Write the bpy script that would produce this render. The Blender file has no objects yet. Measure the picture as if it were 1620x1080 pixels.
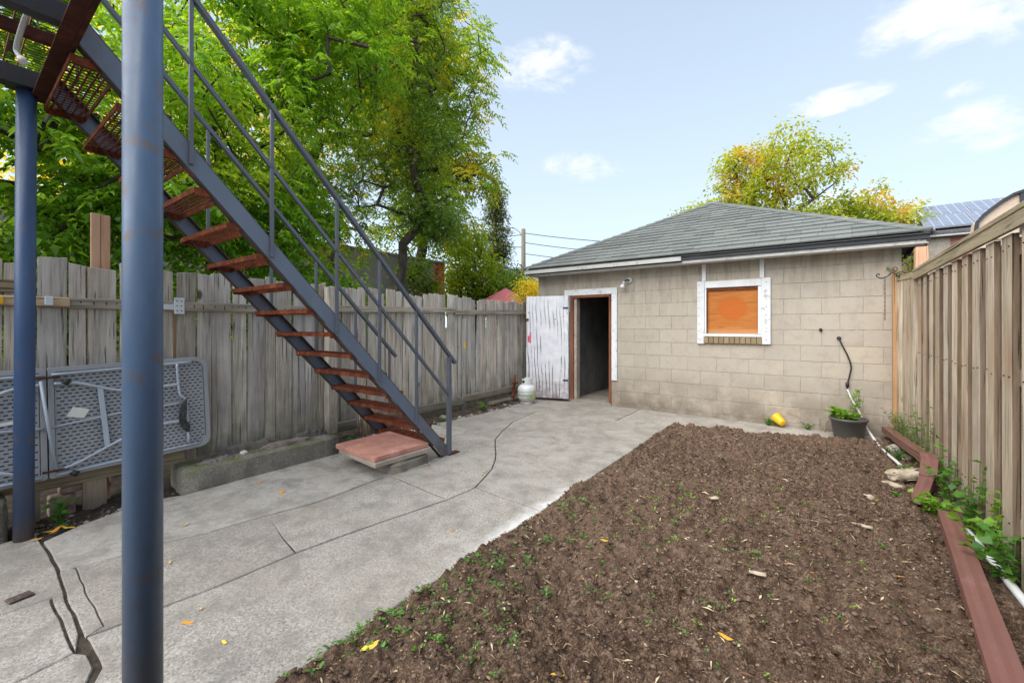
import bpy, bmesh, math, random
import numpy as np
from mathutils import Vector, Matrix
random.seed(7)
rng = np.random.default_rng(11)
R = math.radians
scene = bpy.context.scene
COL = scene.collection

# ------------------------------------------------------------------ camera
cam_d = bpy.data.cameras.new('camera')
cam = bpy.data.objects.new('camera', cam_d); COL.objects.link(cam)
cam.location = (0, 0, 1.3)
cam.rotation_euler = (R(90), 0, math.atan2(490, 668))
cam_d.sensor_width = 36.0
cam_d.lens = 36.0 * 668 / 1620
cam_d.shift_y = -24 / 1620
cam_d.clip_start = 0.05; cam_d.clip_end = 600
scene.camera = cam

# ------------------------------------------------------------------ world and sun
SUN_EL, SUN_AZ = R(50), R(-158)      # azimuth measured from +Y towards +X : high behind the camera, spread wide by thin cloud
world = bpy.data.worlds.new('World'); scene.world = world; world.use_nodes = True
wn, wl = world.node_tree.nodes, world.node_tree.links
wn.clear()
w_out = wn.new('ShaderNodeOutputWorld'); w_bg = wn.new('ShaderNodeBackground')
sky = wn.new('ShaderNodeTexSky'); sky.sky_type = 'NISHITA'; sky.sun_disc = False
sky.sun_elevation = SUN_EL; sky.sun_rotation = SUN_AZ
sky.air_density = 1.0; sky.dust_density = 0.5; sky.ozone_density = 2.0
w_bg.inputs['Strength'].default_value = 0.105
wtc = wn.new('ShaderNodeTexCoord')
def wmath(op, a, b=None, clamp=False):
    n = wn.new('ShaderNodeMath'); n.operation = op; n.use_clamp = clamp
    for i, v in enumerate((a, b)):
        if v is None: continue
        if isinstance(v, (int, float)): n.inputs[i].default_value = v
        else: wl.new(v, n.inputs[i])
    return n.outputs[0]
wnz = wn.new('ShaderNodeTexNoise'); wnz.inputs['Scale'].default_value = 13; wnz.inputs['Detail'].default_value = 10; wnz.inputs['Distortion'].default_value = .35
wnz.inputs['Roughness'].default_value = 0.62
wmp = wn.new('ShaderNodeMapping'); wmp.inputs['Scale'].default_value = (1, 1, 2.1); wl.new(wtc.outputs['Generated'], wmp.inputs['Vector']); wl.new(wmp.outputs[0], wnz.inputs['Vector'])
wsep = wn.new('ShaderNodeSeparateXYZ'); wl.new(wtc.outputs['Generated'], wsep.inputs[0])
# clouds: centre direction (azimuth deg from +Y to +X, elevation deg), half width deg, half height deg, density
CLOUDS = [(-32.0, 31.5, 7, 3.6, .9), (14.0, 28.0, 11, 5.5, 1.25), (1.0, 23.0, 5.5, 1.6, 1.0), (2.0, 12.8, 5, 2.2, .85),
          (11.5, 17.5, 6.0, 2.8, .75), (-26.0, 20.5, 8.0, 2.4, .62), (8.0, 34.0, 4.0, 1.2, .45), (10.5, 21.0, 2.0, .9, .6),
          (40, 24, 12, 5, .9), (75, 35, 14, 6, .8), (120, 28, 16, 6, .8), (170, 40, 18, 8, .8), (-150, 30, 16, 6, .8), (-70, 44, 10, 4, .6)]
acc = None
for az, el, hw, hh, dens in CLOUDS:
    az, el = R(az), R(el)
    c = Vector((math.sin(az)*math.cos(el), math.cos(az)*math.cos(el), math.sin(el)))
    right = Vector((math.cos(az), -math.sin(az), 0)); up = right.cross(c)
    def dot(v):
        n = wn.new('ShaderNodeVectorMath'); n.operation = 'DOT_PRODUCT'
        wl.new(wtc.outputs['Generated'], n.inputs[0]); n.inputs[1].default_value = v
        return n.outputs['Value']
    a = wmath('DIVIDE', dot(right), math.tan(R(hw))); b = wmath('DIVIDE', dot(up), math.tan(R(hh)))
    # flat base, puffy top
    r2 = wmath('ADD', wmath('MULTIPLY', a, a), wmath('MULTIPLY', b, b))
    front = wmath('GREATER_THAN', dot(c), 0.3)
    m = wmath('MULTIPLY', wmath('SUBTRACT', 1.0, r2, True), front)
    m = wmath('MULTIPLY', m, dens)
    acc = m if acc is None else wmath('MAXIMUM', acc, m)
nz = wmath('MULTIPLY', wmath('SUBTRACT', wnz.outputs['Fac'], 0.5), 4.6)
cl = wmath('MULTIPLY', acc, 1.0)
clm = wmath('MULTIPLY', wmath('ADD', wmath('MULTIPLY', cl, 1.15), nz), wmath('MULTIPLY', acc, 2.2, True))
cr = wn.new('ShaderNodeMapRange'); cr.inputs['From Min'].default_value = 0.1; cr.inputs['From Max'].default_value = 1.7
cr.interpolation_type = 'SMOOTHSTEP'
wl.new(clm, cr.inputs['Value'])
# thin high veil that whitens the sky near the horizon
veil = wn.new('ShaderNodeMapRange'); veil.inputs['From Min'].default_value = 0.0; veil.inputs['From Max'].default_value = 0.75
veil.inputs['To Min'].default_value = 0.85; veil.inputs['To Max'].default_value = 0.42
wl.new(wsep.outputs['Z'], veil.inputs['Value'])
mixv = wn.new('ShaderNodeMixRGB'); mixv.inputs[2].default_value = (4.5, 5.25, 5.9, 1)
wl.new(veil.outputs[0], mixv.inputs[0]); wl.new(sky.outputs[0], mixv.inputs[1])
mixc = wn.new('ShaderNodeMixRGB'); mixc.inputs[2].default_value = (5.2, 5.3, 5.5, 1)
wl.new(wmath('MULTIPLY', cr.outputs[0], 0.92), mixc.inputs[0]); wl.new(mixv.outputs[0], mixc.inputs[1])
wl.new(mixc.outputs[0], w_bg.inputs[0]); wl.new(w_bg.outputs[0], w_out.inputs[0])

sun_d = bpy.data.lights.new('sun', 'SUN'); sun_d.energy = 3.5; sun_d.angle = R(80); sun_d.color = (1, .955, .89)
sun = bpy.data.objects.new('sun', sun_d); COL.objects.link(sun)
sdir = Vector((math.sin(SUN_AZ)*math.cos(SUN_EL), math.cos(SUN_AZ)*math.cos(SUN_EL), math.sin(SUN_EL)))
sun.rotation_euler = sdir.to_track_quat('Z', 'Y').to_euler()
sun.location = (0, 0, 12)

scene.view_settings.view_transform = 'Standard'; scene.view_settings.look = 'None'
scene.view_settings.gamma = 1; scene.view_settings.use_curve_mapping = False
scene.view_settings.exposure = 1.0
scene.cycles.max_bounces = 12; scene.cycles.diffuse_bounces = 6

# ------------------------------------------------------------------ helpers
WL = {}
def wloc(o): return WL.get(o.name, (0, 0, 0)) if o else (0, 0, 0)
def link(o, parent=None, loc=None):
    COL.objects.link(o)
    if parent: o.parent = parent
    pl = wloc(parent)
    if loc is None: loc = pl
    o.location = tuple(loc[i]-pl[i] for i in range(3))
    WL[o.name] = tuple(loc)
def tag(o, label=None, cat=None, group=None, kind=None):
    if label: o['label'] = label
    if cat: o['category'] = cat
    if group: o['group'] = group
    if kind: o['kind'] = kind
    return o
def thing(name, label, cat, loc=(0, 0, 0), group=None):
    o = bpy.data.objects.new(name, None); o.empty_display_size = .1
    link(o, None, loc); return tag(o, label, cat, group)
def struct(o): o['kind'] = 'structure'; return o
def stuff(o): o['kind'] = 'stuff'; return o

class MB:
    def __init__(s): s.v = []; s.f = []
    def add(s, vs, fs):
        b = len(s.v); s.v += [tuple(v) for v in vs]; s.f += [tuple(i+b for i in f) for f in fs]; return s
    def box(s, lo, hi, M=None):
        x0, y0, z0 = lo; x1, y1, z1 = hi
        vs = [Vector(p) for p in ((x0,y0,z0),(x1,y0,z0),(x1,y1,z0),(x0,y1,z0),(x0,y0,z1),(x1,y0,z1),(x1,y1,z1),(x0,y1,z1))]
        if M is not None: vs = [M @ v for v in vs]
        return s.add(vs, [(0,3,2,1),(4,5,6,7),(0,1,5,4),(1,2,6,5),(2,3,7,6),(3,0,4,7)])
    def hexa(s, vs): return s.add(vs, [(0,3,2,1),(4,5,6,7),(0,1,5,4),(1,2,6,5),(2,3,7,6),(3,0,4,7)])
    def bar(s, p, q, w, h, up=(0, 0, 1)):
        p = Vector(p); q = Vector(q); d = (q-p).normalized(); sd = d.cross(Vector(up)).normalized(); u = sd.cross(d)
        vs = []
        for e in (p, q):
            for a, b in ((-1,-1),(1,-1),(1,1),(-1,1)): vs.append(e+sd*a*w/2+u*b*h/2)
        return s.add(vs, [(3,2,1,0),(4,5,6,7),(0,1,5,4),(1,2,6,5),(2,3,7,6),(3,0,4,7)])
    def tube(s, pts, r, n=10, caps=True):
        pts = [Vector(p) for p in pts]; rs = r if isinstance(r, (list, tuple)) else [r]*len(pts)
        vs = []; u = None
        for i, p in enumerate(pts):
            d = (pts[min(i+1, len(pts)-1)]-pts[max(i-1, 0)]).normalized()
            if u is None:
                u = d.orthogonal().normalized()
            u = (u-d*u.dot(d)).normalized(); w = d.cross(u)
            for k in range(n):
                a = 2*math.pi*k/n; vs.append(p+(u*math.cos(a)+w*math.sin(a))*rs[i])
        fs = []
        for i in range(len(pts)-1):
            for k in range(n):
                fs.append((i*n+k, i*n+(k+1) % n, (i+1)*n+(k+1) % n, (i+1)*n+k))
        if caps: fs.append(tuple(range(n))[::-1]); fs.append(tuple((len(pts)-1)*n+k for k in range(n)))
        return s.add(vs, fs)
    def lathe(s, prof, c=(0, 0, 0), n=28):
        vs = []
        for r, z in prof:
            for k in range(n):
                a = 2*math.pi*k/n; vs.append((c[0]+r*math.cos(a), c[1]+r*math.sin(a), c[2]+z))
        fs = [(i*n+k, i*n+(k+1) % n, (i+1)*n+(k+1) % n, (i+1)*n+k) for i in range(len(prof)-1) for k in range(n)]
        return s.add(vs, fs)
    def prism(s, poly, z0, z1):
        n = len(poly); vs = [(x, y, z0) for x, y in poly]+[(x, y, z1) for x, y in poly]
        return s.add(vs, [tuple(range(n))[::-1], tuple(range(n, 2*n))]+[(i, (i+1) % n, n+(i+1) % n, n+i) for i in range(n)])
    def build(s, name, mat, parent=None, smooth=False, bevel=0, loc=None, local=False):
        me = bpy.data.meshes.new(name)
        pl = tuple(loc) if loc is not None else wloc(parent)
        vs = s.v if local else [(v[0]-pl[0], v[1]-pl[1], v[2]-pl[2]) for v in s.v]
        me.from_pydata(vs, [], s.f); me.validate(); me.materials.append(mat)
        if smooth: me.shade_smooth()
        o = bpy.data.objects.new(name, me); link(o, parent, pl)
        if bevel:
            m = o.modifiers.new('bevel', 'BEVEL'); m.width = bevel; m.segments = 2; m.limit_method = 'ANGLE'; m.angle_limit = R(40)
        return o
def inst(o, loc, rot=None, parent=None):
    c = o.copy(); COL.objects.link(c); pl = wloc(parent)
    c.parent = parent; c.location = tuple(loc[i]-pl[i] for i in range(3))
    if rot: c.rotation_euler = rot
    WL[c.name] = tuple(loc); return c
def np_mesh(name, V, F, mat, parent=None, smooth=False):
    """V (n,3), F (m,k) constant k"""
    me = bpy.data.meshes.new(name); pl = np.array(wloc(parent))
    V = np.asarray(V, float)-pl; F = np.asarray(F, np.int32); m, k = F.shape
    me.vertices.add(len(V)); me.vertices.foreach_set('co', V.ravel())
    me.loops.add(m*k); me.loops.foreach_set('vertex_index', F.ravel())
    me.polygons.add(m); me.polygons.foreach_set('loop_start', np.arange(0, m*k, k, dtype=np.int32))
    me.update(calc_edges=True); me.materials.append(mat)
    if smooth: me.shade_smooth()
    o = bpy.data.objects.new(name, me); link(o, parent); return o
def cpts(pts, n=6):
    """smooth polyline (Catmull-Rom)"""
    P = [Vector(p) for p in pts]; out = []
    for i in range(len(P)-1):
        a, b, c, d = P[max(i-1, 0)], P[i], P[i+1], P[min(i+2, len(P)-1)]
        for k in range(n):
            t = k/n
            out.append(.5*((2*b)+(c-a)*t+(2*a-5*b+4*c-d)*t*t+(3*b-3*c+d-a)*t**3))
    out.append(P[-1]); return out

# numpy noises
_G = rng.random((256, 256))
def vnoise(x, y, s):
    x = np.asarray(x, float)/s+1000.3; y = np.asarray(y, float)/s+1000.7; xi = np.floor(x).astype(int); yi = np.floor(y).astype(int)
    fx = x-xi; fy = y-yi; fx = fx*fx*(3-2*fx); fy = fy*fy*(3-2*fy)
    g = lambda a, b: _G[a % 256, b % 256]
    return (g(xi, yi)*(1-fx)+g(xi+1, yi)*fx)*(1-fy)+(g(xi, yi+1)*(1-fx)+g(xi+1, yi+1)*fx)*fy
def clod(x, y, s, seed):
    """domes of random size on a jittered grid"""
    x = x/s+500; y = y/s+500; xi = np.floor(x).astype(int); yi = np.floor(y).astype(int); h = np.zeros_like(x)
    for dx in (-1, 0, 1):
        for dy in (-1, 0, 1):
            a = xi+dx; b = yi+dy
            jx = _G[(a*7+seed) % 256, (b*3+seed*5) % 256]; jy = _G[(a*5+seed*3) % 256, (b*11+seed) % 256]; rr = .3+.5*_G[(a*13+seed) % 256, (b*17+seed) % 256]
            d2 = (x-a-jx)**2+(y-b-jy)**2
            h = np.maximum(h, np.sqrt(np.maximum(rr*rr-d2, 0)))
    return h*s

# ------------------------------------------------------------------ materials
class N:
    """small node helper"""
    def __init__(s, name):
        s.m = bpy.data.materials.new(name); s.m.use_nodes = True; s.t = s.m.node_tree; s.n = s.t.nodes; s.l = s.t.links
        s.b = s.n['Principled BSDF']; s.out = s.n['Material Output']
        s.tc = s.n.new('ShaderNodeTexCoord'); s.oi = s.n.new('ShaderNodeObjectInfo')
        s.geo = s.n.new('ShaderNodeNewGeometry')
    def put(s, v, sock):
        if v is None: return
        if hasattr(v, 'is_output') or hasattr(v, 'links'): s.l.new(v, sock)
        elif isinstance(v, (tuple, list)) and len(v) == 3 and sock.type == 'RGBA': sock.default_value = (*v, 1)
        else: sock.default_value = v
    def math(s, op, a, b=None, clamp=False):
        n = s.n.new('ShaderNodeMath'); n.operation = op; n.use_clamp = clamp; s.put(a, n.inputs[0]); s.put(b, n.inputs[1]); return n.outputs[0]
    def map(s, vec, scale=(1, 1, 1), loc=(0, 0, 0)):
        n = s.n.new('ShaderNodeMapping'); s.put(vec, n.inputs['Vector']); n.inputs['Scale'].default_value = scale; n.inputs['Location'].default_value = loc
        return n.outputs[0]
    def rndvec(s, vec, k=37.0):
        """shift coordinates by object random so that pieces differ"""
        c = s.n.new('ShaderNodeCombineXYZ'); r = s.math('MULTIPLY', s.oi.outputs['Random'], k)
        for i in range(3): s.l.new(r, c.inputs[i])
        a = s.n.new('ShaderNodeVectorMath'); a.operation = 'ADD'; s.put(vec, a.inputs[0]); s.l.new(c.outputs[0], a.inputs[1]); return a.outputs[0]
    def noise(s, vec, scale, detail=4, rough=.55, dist=0.0):
        n = s.n.new('ShaderNodeTexNoise'); s.put(vec, n.inputs['Vector']); n.inputs['Scale'].default_value = scale
        n.inputs['Detail'].default_value = detail; n.inputs['Roughness'].default_value = rough; n.inputs['Distortion'].default_value = dist
        return n.outputs['Fac']
    def voro(s, vec, scale, feature='F1', out='Distance'):
        n = s.n.new('ShaderNodeTexVoronoi'); n.feature = feature; s.put(vec, n.inputs['Vector']); n.inputs['Scale'].default_value = scale; return n.outputs[out]
    def ramp(s, f, stops):
        n = s.n.new('ShaderNodeValToRGB'); e = n.color_ramp.elements
        while len(e) < len(stops): e.new(.5)
        for i, (p, c) in enumerate(stops):
            e[i].position = p; e[i].color = (*c, 1) if isinstance(c, tuple) else (c, c, c, 1)
        s.put(f, n.inputs[0]); return n.outputs[0]
    def mix(s, f, a, b, mode='MIX'):
        n = s.n.new('ShaderNodeMixRGB'); n.blend_type = mode; s.put(f, n.inputs[0]); s.put(a, n.inputs[1]); s.put(b, n.inputs[2]); return n.outputs[0]
    def bump(s, h, strength=.5, dist=.01, normal=None):
        n = s.n.new('ShaderNodeBump'); n.inputs['Strength'].default_value = strength; n.inputs['Distance'].default_value = dist
        s.put(h, n.inputs['Height']); s.put(normal, n.inputs['Normal']); return n.outputs[0]
    def fin(s, col, rough=.8, nrm=None, metal=0.0, spec=.3):
        s.put(col, s.b.inputs['Base Color']); s.put(rough, s.b.inputs['Roughness']); s.put(nrm, s.b.inputs['Normal']); s.put(metal, s.b.inputs['Metallic'])
        s.b.inputs['Specular IOR Level'].default_value = spec
        return s.m
    def rng(s, f, a, b, c=0.0, d=1.0):
        n = s.n.new('ShaderNodeMapRange'); s.put(f, n.inputs[0])
        for i, v in enumerate((a, b, c, d)): n.inputs[i+1].default_value = v
        return n.outputs[0]
P3 = lambda s: s.geo.outputs['Position']

def wood(name, cols, axis=2, moss=0.0, sp=.3, warm=None, knots=True, dark=(.03, .025, .02), contrast=1.0):
    s = N(name); sc = [1, 1, 1]; sc[axis] = .06
    base = s.rndvec(P3(s)); v = s.map(base, tuple(sc))
    g1 = s.noise(v, 60, 5, .65, .6); g2 = s.noise(v, 14, 3, .5, 1.2); big = s.noise(base, 2.2, 3)
    c = s.ramp(s.math('ADD', s.math('MULTIPLY', g1, .55), s.math('MULTIPLY', g2, .45)), [(.3, cols[0]), (.5, cols[1]), (.7, cols[2])])
    c = s.mix(1.0, c, s.ramp(s.oi.outputs['Random'], [(0, (.66, .60, .52)), (.25, (1.0, .96, .9)), (.5, (.80, .79, .80)), (.75, (.98, .88, .76)), (1, (1.15, 1.12, 1.06))]), 'MULTIPLY')
    c = s.mix(s.math('MULTIPLY', s.rng(big, .48, .68), .55), c, cols[0]); c = s.mix(s.math('MULTIPLY', s.rng(s.noise(v, 5, 4, .7, .5), .5, .7), .5), c, cols[2])
    if warm: c = s.mix(s.math('MULTIPLY', s.rng(s.noise(base, 1.3, 2), .52, .7), .8), c, warm)
    # weather checks (dark cracks along the grain)
    ck = s.noise(s.map(base, tuple(k*1.0 if i != axis else .025 for i, k in enumerate((1, 1, 1)))), 85, 2, .4, .3)
    ckm = s.rng(ck, .64, .7); c = s.mix(s.math('MULTIPLY', ckm, .75), c, dark)
    h = s.math('SUBTRACT', s.math('MULTIPLY', g1, .6), ckm)
    if knots:
        kv = s.map(base, tuple(1 if i != axis else .5 for i in range(3)))
        kd = s.voro(kv, 3.3); km = s.rng(kd, .09, .05); c = s.mix(s.math('MULTIPLY', km, .85), c, dark)
    if moss:
        z = s.n.new('ShaderNodeSeparateXYZ'); s.l.new(P3(s), z.inputs[0])
        mm = s.math('MULTIPLY', s.rng(z.outputs['Z'], .75, .15), s.rng(s.noise(base, 5, 4), .35, .65)); c = s.mix(s.math('MULTIPLY', mm, moss), c, (.09, .105, .045))
        dd = s.math('MULTIPLY', s.rng(z.outputs['Z'], .35, .02), .6); c = s.mix(dd, c, (.06, .05, .035))
    return s.fin(c, .88, s.bump(h, .9*contrast, .006), spec=sp)

M = {}
M['fence_grey'] = wood('weathered_grey_wood', [(.22, .20, .18), (.48, .455, .415), (.70, .67, .62)], moss=.7)
M['fence_grey_h'] = wood('weathered_grey_rail', [(.16, .145, .12), (.32, .295, .25), (.47, .44, .39)], axis=1, moss=.25)
M['fence_tan'] = wood('weathered_tan_wood', [(.30, .24, .18), (.55, .475, .385), (.72, .65, .54)], moss=.35, warm=(.35, .21, .13))
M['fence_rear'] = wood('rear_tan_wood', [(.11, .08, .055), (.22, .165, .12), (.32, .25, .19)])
M['fence_tan_h'] = wood('tan_rail_wood', [(.22, .18, .12), (.34, .29, .2), (.45, .40, .29)], axis=1)
M['new_wood'] = wood('fresh_pine_wood', [(.42, .25, .13), (.58, .37, .22), (.68, .47, .30)])
M['new_wood_h'] = wood('fresh_pine_rail', [(.36, .26, .17), (.5, .38, .26), (.62, .5, .36)], axis=1)
M['pink_wood'] = wood('cedar_wood', [(.46, .27, .18), (.62, .4, .28), (.7, .5, .37)])
M['drift'] = wood('driftwood', [(.10, .09, .08), (.21, .19, .175), (.34, .31, .29)], axis=1, knots=False, contrast=1.6)
M['redwood'] = wood('red_frame_wood', [(.13, .045, .025), (.22, .08, .045), (.3, .12, .07)])

def concrete(name, base, dark, speck=.5, moss=0.0, edge=False, warm=(.29, .26, .225), scale=1.0, con=1.0):
    s = N(name); v = s.rndvec(P3(s), 11)
    fine = s.noise(v, 85*scale, 5, .8); mid = s.noise(v, 40*scale, 4, .6); big = s.noise(P3(s), 1.4, 5, .6, .3); pat = s.noise(P3(s), 5.5, 5, .65)
    c = s.ramp(fine, [(.36, tuple(x*(1-.5*con) for x in base)), (.5, base), (.62, tuple(min(x*(1+.4*con), .8) for x in base))])
    c = s.mix(s.math('MULTIPLY', s.rng(big, .42, .68), .55), c, warm)
    c = s.mix(1.0, c, s.ramp(s.oi.outputs['Random'], [(0, (.90, .88, .86)), (.5, (1, .99, .97)), (1, (1.07, 1.05, 1.02))]), 'MULTIPLY')
    c = s.mix(s.math('MULTIPLY', s.rng(pat, .47, .66), .7), c, dark)
    blot = s.noise(s.map(P3(s), (1, 1, 1), (7, 2, 1)), 2.7, 6, .72, .5); c = s.mix(s.math('MULTIPLY', s.rng(blot, .50, .66), .62), c, dark)
    c = s.mix(s.math('MULTIPLY', s.rng(blot, .44, .34), .3), c, tuple(min(x*1.35, .7) for x in base))
    pits = s.voro(v, 75*scale); pm = s.rng(pits, .24, .12); c = s.mix(s.math('MULTIPLY', pm, speck), c, tuple(x*.35 for x in base))
    if edge:      # the rim beside the planting bed has been limewashed
        x = s.n.new('ShaderNodeSeparateXYZ'); s.l.new(P3(s), x.inputs[0])
        a = s.math('ADD', x.outputs['X'], s.math('MULTIPLY', s.noise(P3(s), 6, 4, .6), .28))
        lime = s.rng(a, -1.57, -1.46); along = s.math('MULTIPLY', s.rng(x.outputs['Y'], 1.55, 2.1), s.rng(x.outputs['Y'], 3.4, 2.7))
        c = s.mix(s.math('MULTIPLY', s.math('MULTIPLY', lime, along), s.rng(mid, .3, .5, .55, .95)), c, (.60, .59, .57))
    if moss: 
        z = s.n.new('ShaderNodeSeparateXYZ'); s.l.new(P3(s), z.inputs[0]); up = s.n.new('ShaderNodeSeparateXYZ'); s.l.new(s.geo.outputs['Normal'], up.inputs[0])
        mm = s.math('MULTIPLY', s.rng(s.noise(P3(s), 7, 5, .65), .42, .62), s.math('ADD', s.math('MULTIPLY', s.rng(z.outputs['Z'], .08, .2), .7), s.math('MULTIPLY', up.outputs['Z'], .4)))
        c = s.mix(s.math('MULTIPLY', mm, moss), c, (.13, .15, .045))
    h = s.math('SUBTRACT', s.math('ADD', s.math('MULTIPLY', fine, .6), s.math('MULTIPLY', mid, .7)), s.math('MULTIPLY', pm, .7))
    return s.fin(c, .92, s.bump(h, .55, .006), spec=.2)
M['concrete'] = concrete('exposed_concrete', (.335, .315, .288), (.2, .184, .162), .65, edge=True)
M['concrete_smooth'] = concrete('worn_smooth_concrete', (.36, .345, .325), (.19, .175, .155), .2, warm=(.33, .31, .285), scale=.9, con=.45)
M['curb'] = concrete('mossy_kerb_concrete', (.25, .235, .205), (.13, .125, .1), .6, moss=.85, warm=(.24, .21, .17))
M['rubble'] = concrete('rubble_concrete', (.33, .31, .28), (.17, .16, .14), .5)
M['red_slab'] = concrete('red_paver', (.50, .24, .19), (.37, .17, .13), .3, warm=(.52, .29, .24))
M['grey_slab'] = concrete('grey_paver', (.42, .38, .33), (.27, .24, .2), .3, warm=(.46, .36, .3))
M['floor'] = concrete('garage_floor_concrete', (.33, .3, .26), (.2, .18, .15), .3)

# garage blocks: painted, beige, stained towards the ground
s = N('painted_block'); v = s.rndvec(P3(s), 23)
z = s.n.new('ShaderNodeSeparateXYZ'); s.l.new(P3(s), z.inputs[0])
c = s.mix(1.0, (.455, .405, .34), s.ramp(s.oi.outputs['Random'], [(0, (.93, .925, .92)), (.5, (1, 1, 1)), (.9, (1.02, 1.01, .99)), (1, (1.12, 1.10, 1.06))]), 'MULTIPLY')
n1 = s.noise(P3(s), 1.7, 5, .6, .4); n2 = s.noise(v, 9, 5, .65); n3 = s.noise(s.map(P3(s), (1, 1, .15)), 14, 4, .6)
c = s.mix(s.math('MULTIPLY', s.rng(n1, .45, .7), .35), c, (.50, .455, .395))
c = s.mix(s.math('MULTIPLY', s.rng(n2, .5, .75), .35), c, (.25, .205, .155)); c = s.mix(s.math('MULTIPLY', s.rng(s.noise(s.map(P3(s), (1, 1, .4), (3, 1, 2)), 1.9, 6, .7, .4), .50, .64), .32), c, (.33, .30, .265))
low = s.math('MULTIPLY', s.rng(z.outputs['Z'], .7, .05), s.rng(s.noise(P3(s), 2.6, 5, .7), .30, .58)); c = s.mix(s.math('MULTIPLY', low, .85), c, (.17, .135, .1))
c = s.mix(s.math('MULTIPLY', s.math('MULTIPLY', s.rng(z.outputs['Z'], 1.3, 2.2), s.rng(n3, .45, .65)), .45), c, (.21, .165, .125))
pit = s.rng(s.voro(v, 95), .2, .1); c = s.mix(s.math('MULTIPLY', pit, .25), c, (.16, .13, .1))
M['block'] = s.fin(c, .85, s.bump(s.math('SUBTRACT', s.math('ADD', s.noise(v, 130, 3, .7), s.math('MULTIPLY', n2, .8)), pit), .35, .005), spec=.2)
s = N('mortar'); M['mortar'] = s.fin(s.ramp(s.noise(P3(s), 30, 4), [(.3, (.20, .165, .13)), (.7, (.46, .40, .33))]), .95, s.bump(s.noise(P3(s), 120), .5, .004))
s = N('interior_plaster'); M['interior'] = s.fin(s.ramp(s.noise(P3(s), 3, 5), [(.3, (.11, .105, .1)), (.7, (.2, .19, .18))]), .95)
# shingles
s = N('asphalt_shingle'); v = s.rndvec(P3(s), 23)
g = s.noise(v, 260, 2, .8)
c = s.mix(1.0, s.ramp(g, [(.3, (.10, .108, .105)), (.5, (.16, .172, .166)), (.7, (.25, .265, .257))]), s.ramp(s.oi.outputs['Random'], [(0, (.84, .85, .85)), (.5, (.98, .98, .98)), (1, (1.10, 1.10, 1.09))]), 'MULTIPLY')
c = s.mix(s.math('MULTIPLY', s.rng(s.noise(P3(s), 1.1, 4), .5, .75), .3), c, (.22, .22, .19))
M['shingle'] = s.fin(c, .95, s.bump(g, .6, .003), spec=.15)

def paint(name, col, rough=.45, wear=None, wamt=.5, wscale=6, metal=0.0, spec=.5, axis=None, dirt=None, big=.35):
    s = N(name); v = s.rndvec(P3(s)); n = s.noise(v, wscale, 6, .7); f = s.noise(v, 160, 2)
    c = s.mix(s.math('MULTIPLY', s.rng(s.noise(s.map(v, (1, 1, .25)), 5, 5, .65), .35, .65), big), col, tuple(x*.6 for x in col))
    if wear: c = s.mix(s.math('MULTIPLY', s.rng(n, .56, .66), wamt), c, wear)
    if dirt:
        z = s.n.new('ShaderNodeSeparateXYZ'); s.l.new(P3(s), z.inputs[0])
        c = s.mix(s.math('MULTIPLY', s.rng(z.outputs['Z'], .5, .0), s.rng(s.noise(v, 5, 5, .7), .3, .6)), c, dirt)
    return s.fin(c, s.rng(n, .3, .7, rough-.08, rough+.15), s.bump(s.math('ADD', f, s.math('MULTIPLY', n, 2)), .12, .003), metal, spec)
M['blue_paint'] = paint('slate_blue_paint', (.075, .13, .225), .38, (.14, .085, .06), .75, 9, dirt=(.10, .085, .08), big=.7)
M['pole_far'] = paint('deep_blue_paint', (.04, .085, .19), .42, (.13, .09, .07), .55, 5, dirt=(.13, .1, .08))
M['stringer'] = paint('grey_blue_steel_paint', (.13, .165, .225), .45, (.17, .08, .05), .35, 3, dirt=(.09, .06, .045))
M['rail_paint'] = paint('grey_rail_paint', (.105, .12, .15), .42, (.13, .085, .065), .5, 7)
M['flange'] = paint('rusty_flange_paint', (.06, .04, .035), .6, (.16, .055, .03), .7, 9)
s = N('rusty_steel'); v = s.rndvec(P3(s)); n = s.noise(v, 12, 6, .7)
M['rust'] = s.fin(s.ramp(n, [(.28, (.05, .015, .009)), (.5, (.17, .043, .018)), (.72, (.36, .11, .04))]), .85, s.bump(s.noise(v, 90, 4, .7), .5, .003), .1)
s = N('dark_rusty_steel'); v = s.rndvec(P3(s)); n = s.noise(v, 9, 6, .7)
M['rust_dark'] = s.fin(s.ramp(n, [(.3, (.03, .012, .010)), (.55, (.085, .025, .016)), (.78, (.17, .06, .032))]), .8, s.bump(s.noise(v, 70, 4, .7), .4, .003), .1)
M['beam'] = paint('dark_beam_paint', (.05, .052, .062), .5, (.1, .05, .035), .5, 8)
M['white_paint'] = paint('chipped_white_paint', (.74, .76, .78), .5, (.33, .3, .27), .8, 13, spec=.3)
M['fascia'] = paint('peeling_fascia_paint', (.50, .50, .48), .6, (.2, .18, .16), .8, 10, spec=.2)
M['white_clean'] = paint('white_trim_paint', (.76, .77, .78), .5, (.5, .48, .45), .4, 9, spec=.3)
M['galv'] = paint('pale_coated_steel', (.62, .68, .72), .4, (.35, .33, .3), .35, 10, spec=.5)
M['lampgrey'] = paint('street_lamp_grey', (.25, .25, .25), .5)
M['black'] = paint('black_metal', (.02, .02, .022), .5)
M['dark_trim'] = paint('dark_drip_edge', (.022, .025, .035), .5)
M['brown_metal'] = paint('brown_downspout_paint', (.20, .085, .070), .42, (.33, .2, .16), .35, 8, spec=.5, dirt=(.17, .08, .065))
M['pvc'] = paint('white_plastic_pipe', (.7, .72, .72), .4, (.4, .37, .33), .5, 18)
M['table_steel'] = paint('grey_blue_table_tube', (.37, .43, .50), .35, (.28, .27, .26), .3, 9, spec=.6)
M['grey_plastic'] = paint('grey_plastic', (.30, .31, .33), .55, (.3, .3, .3), .4, 7)
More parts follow.
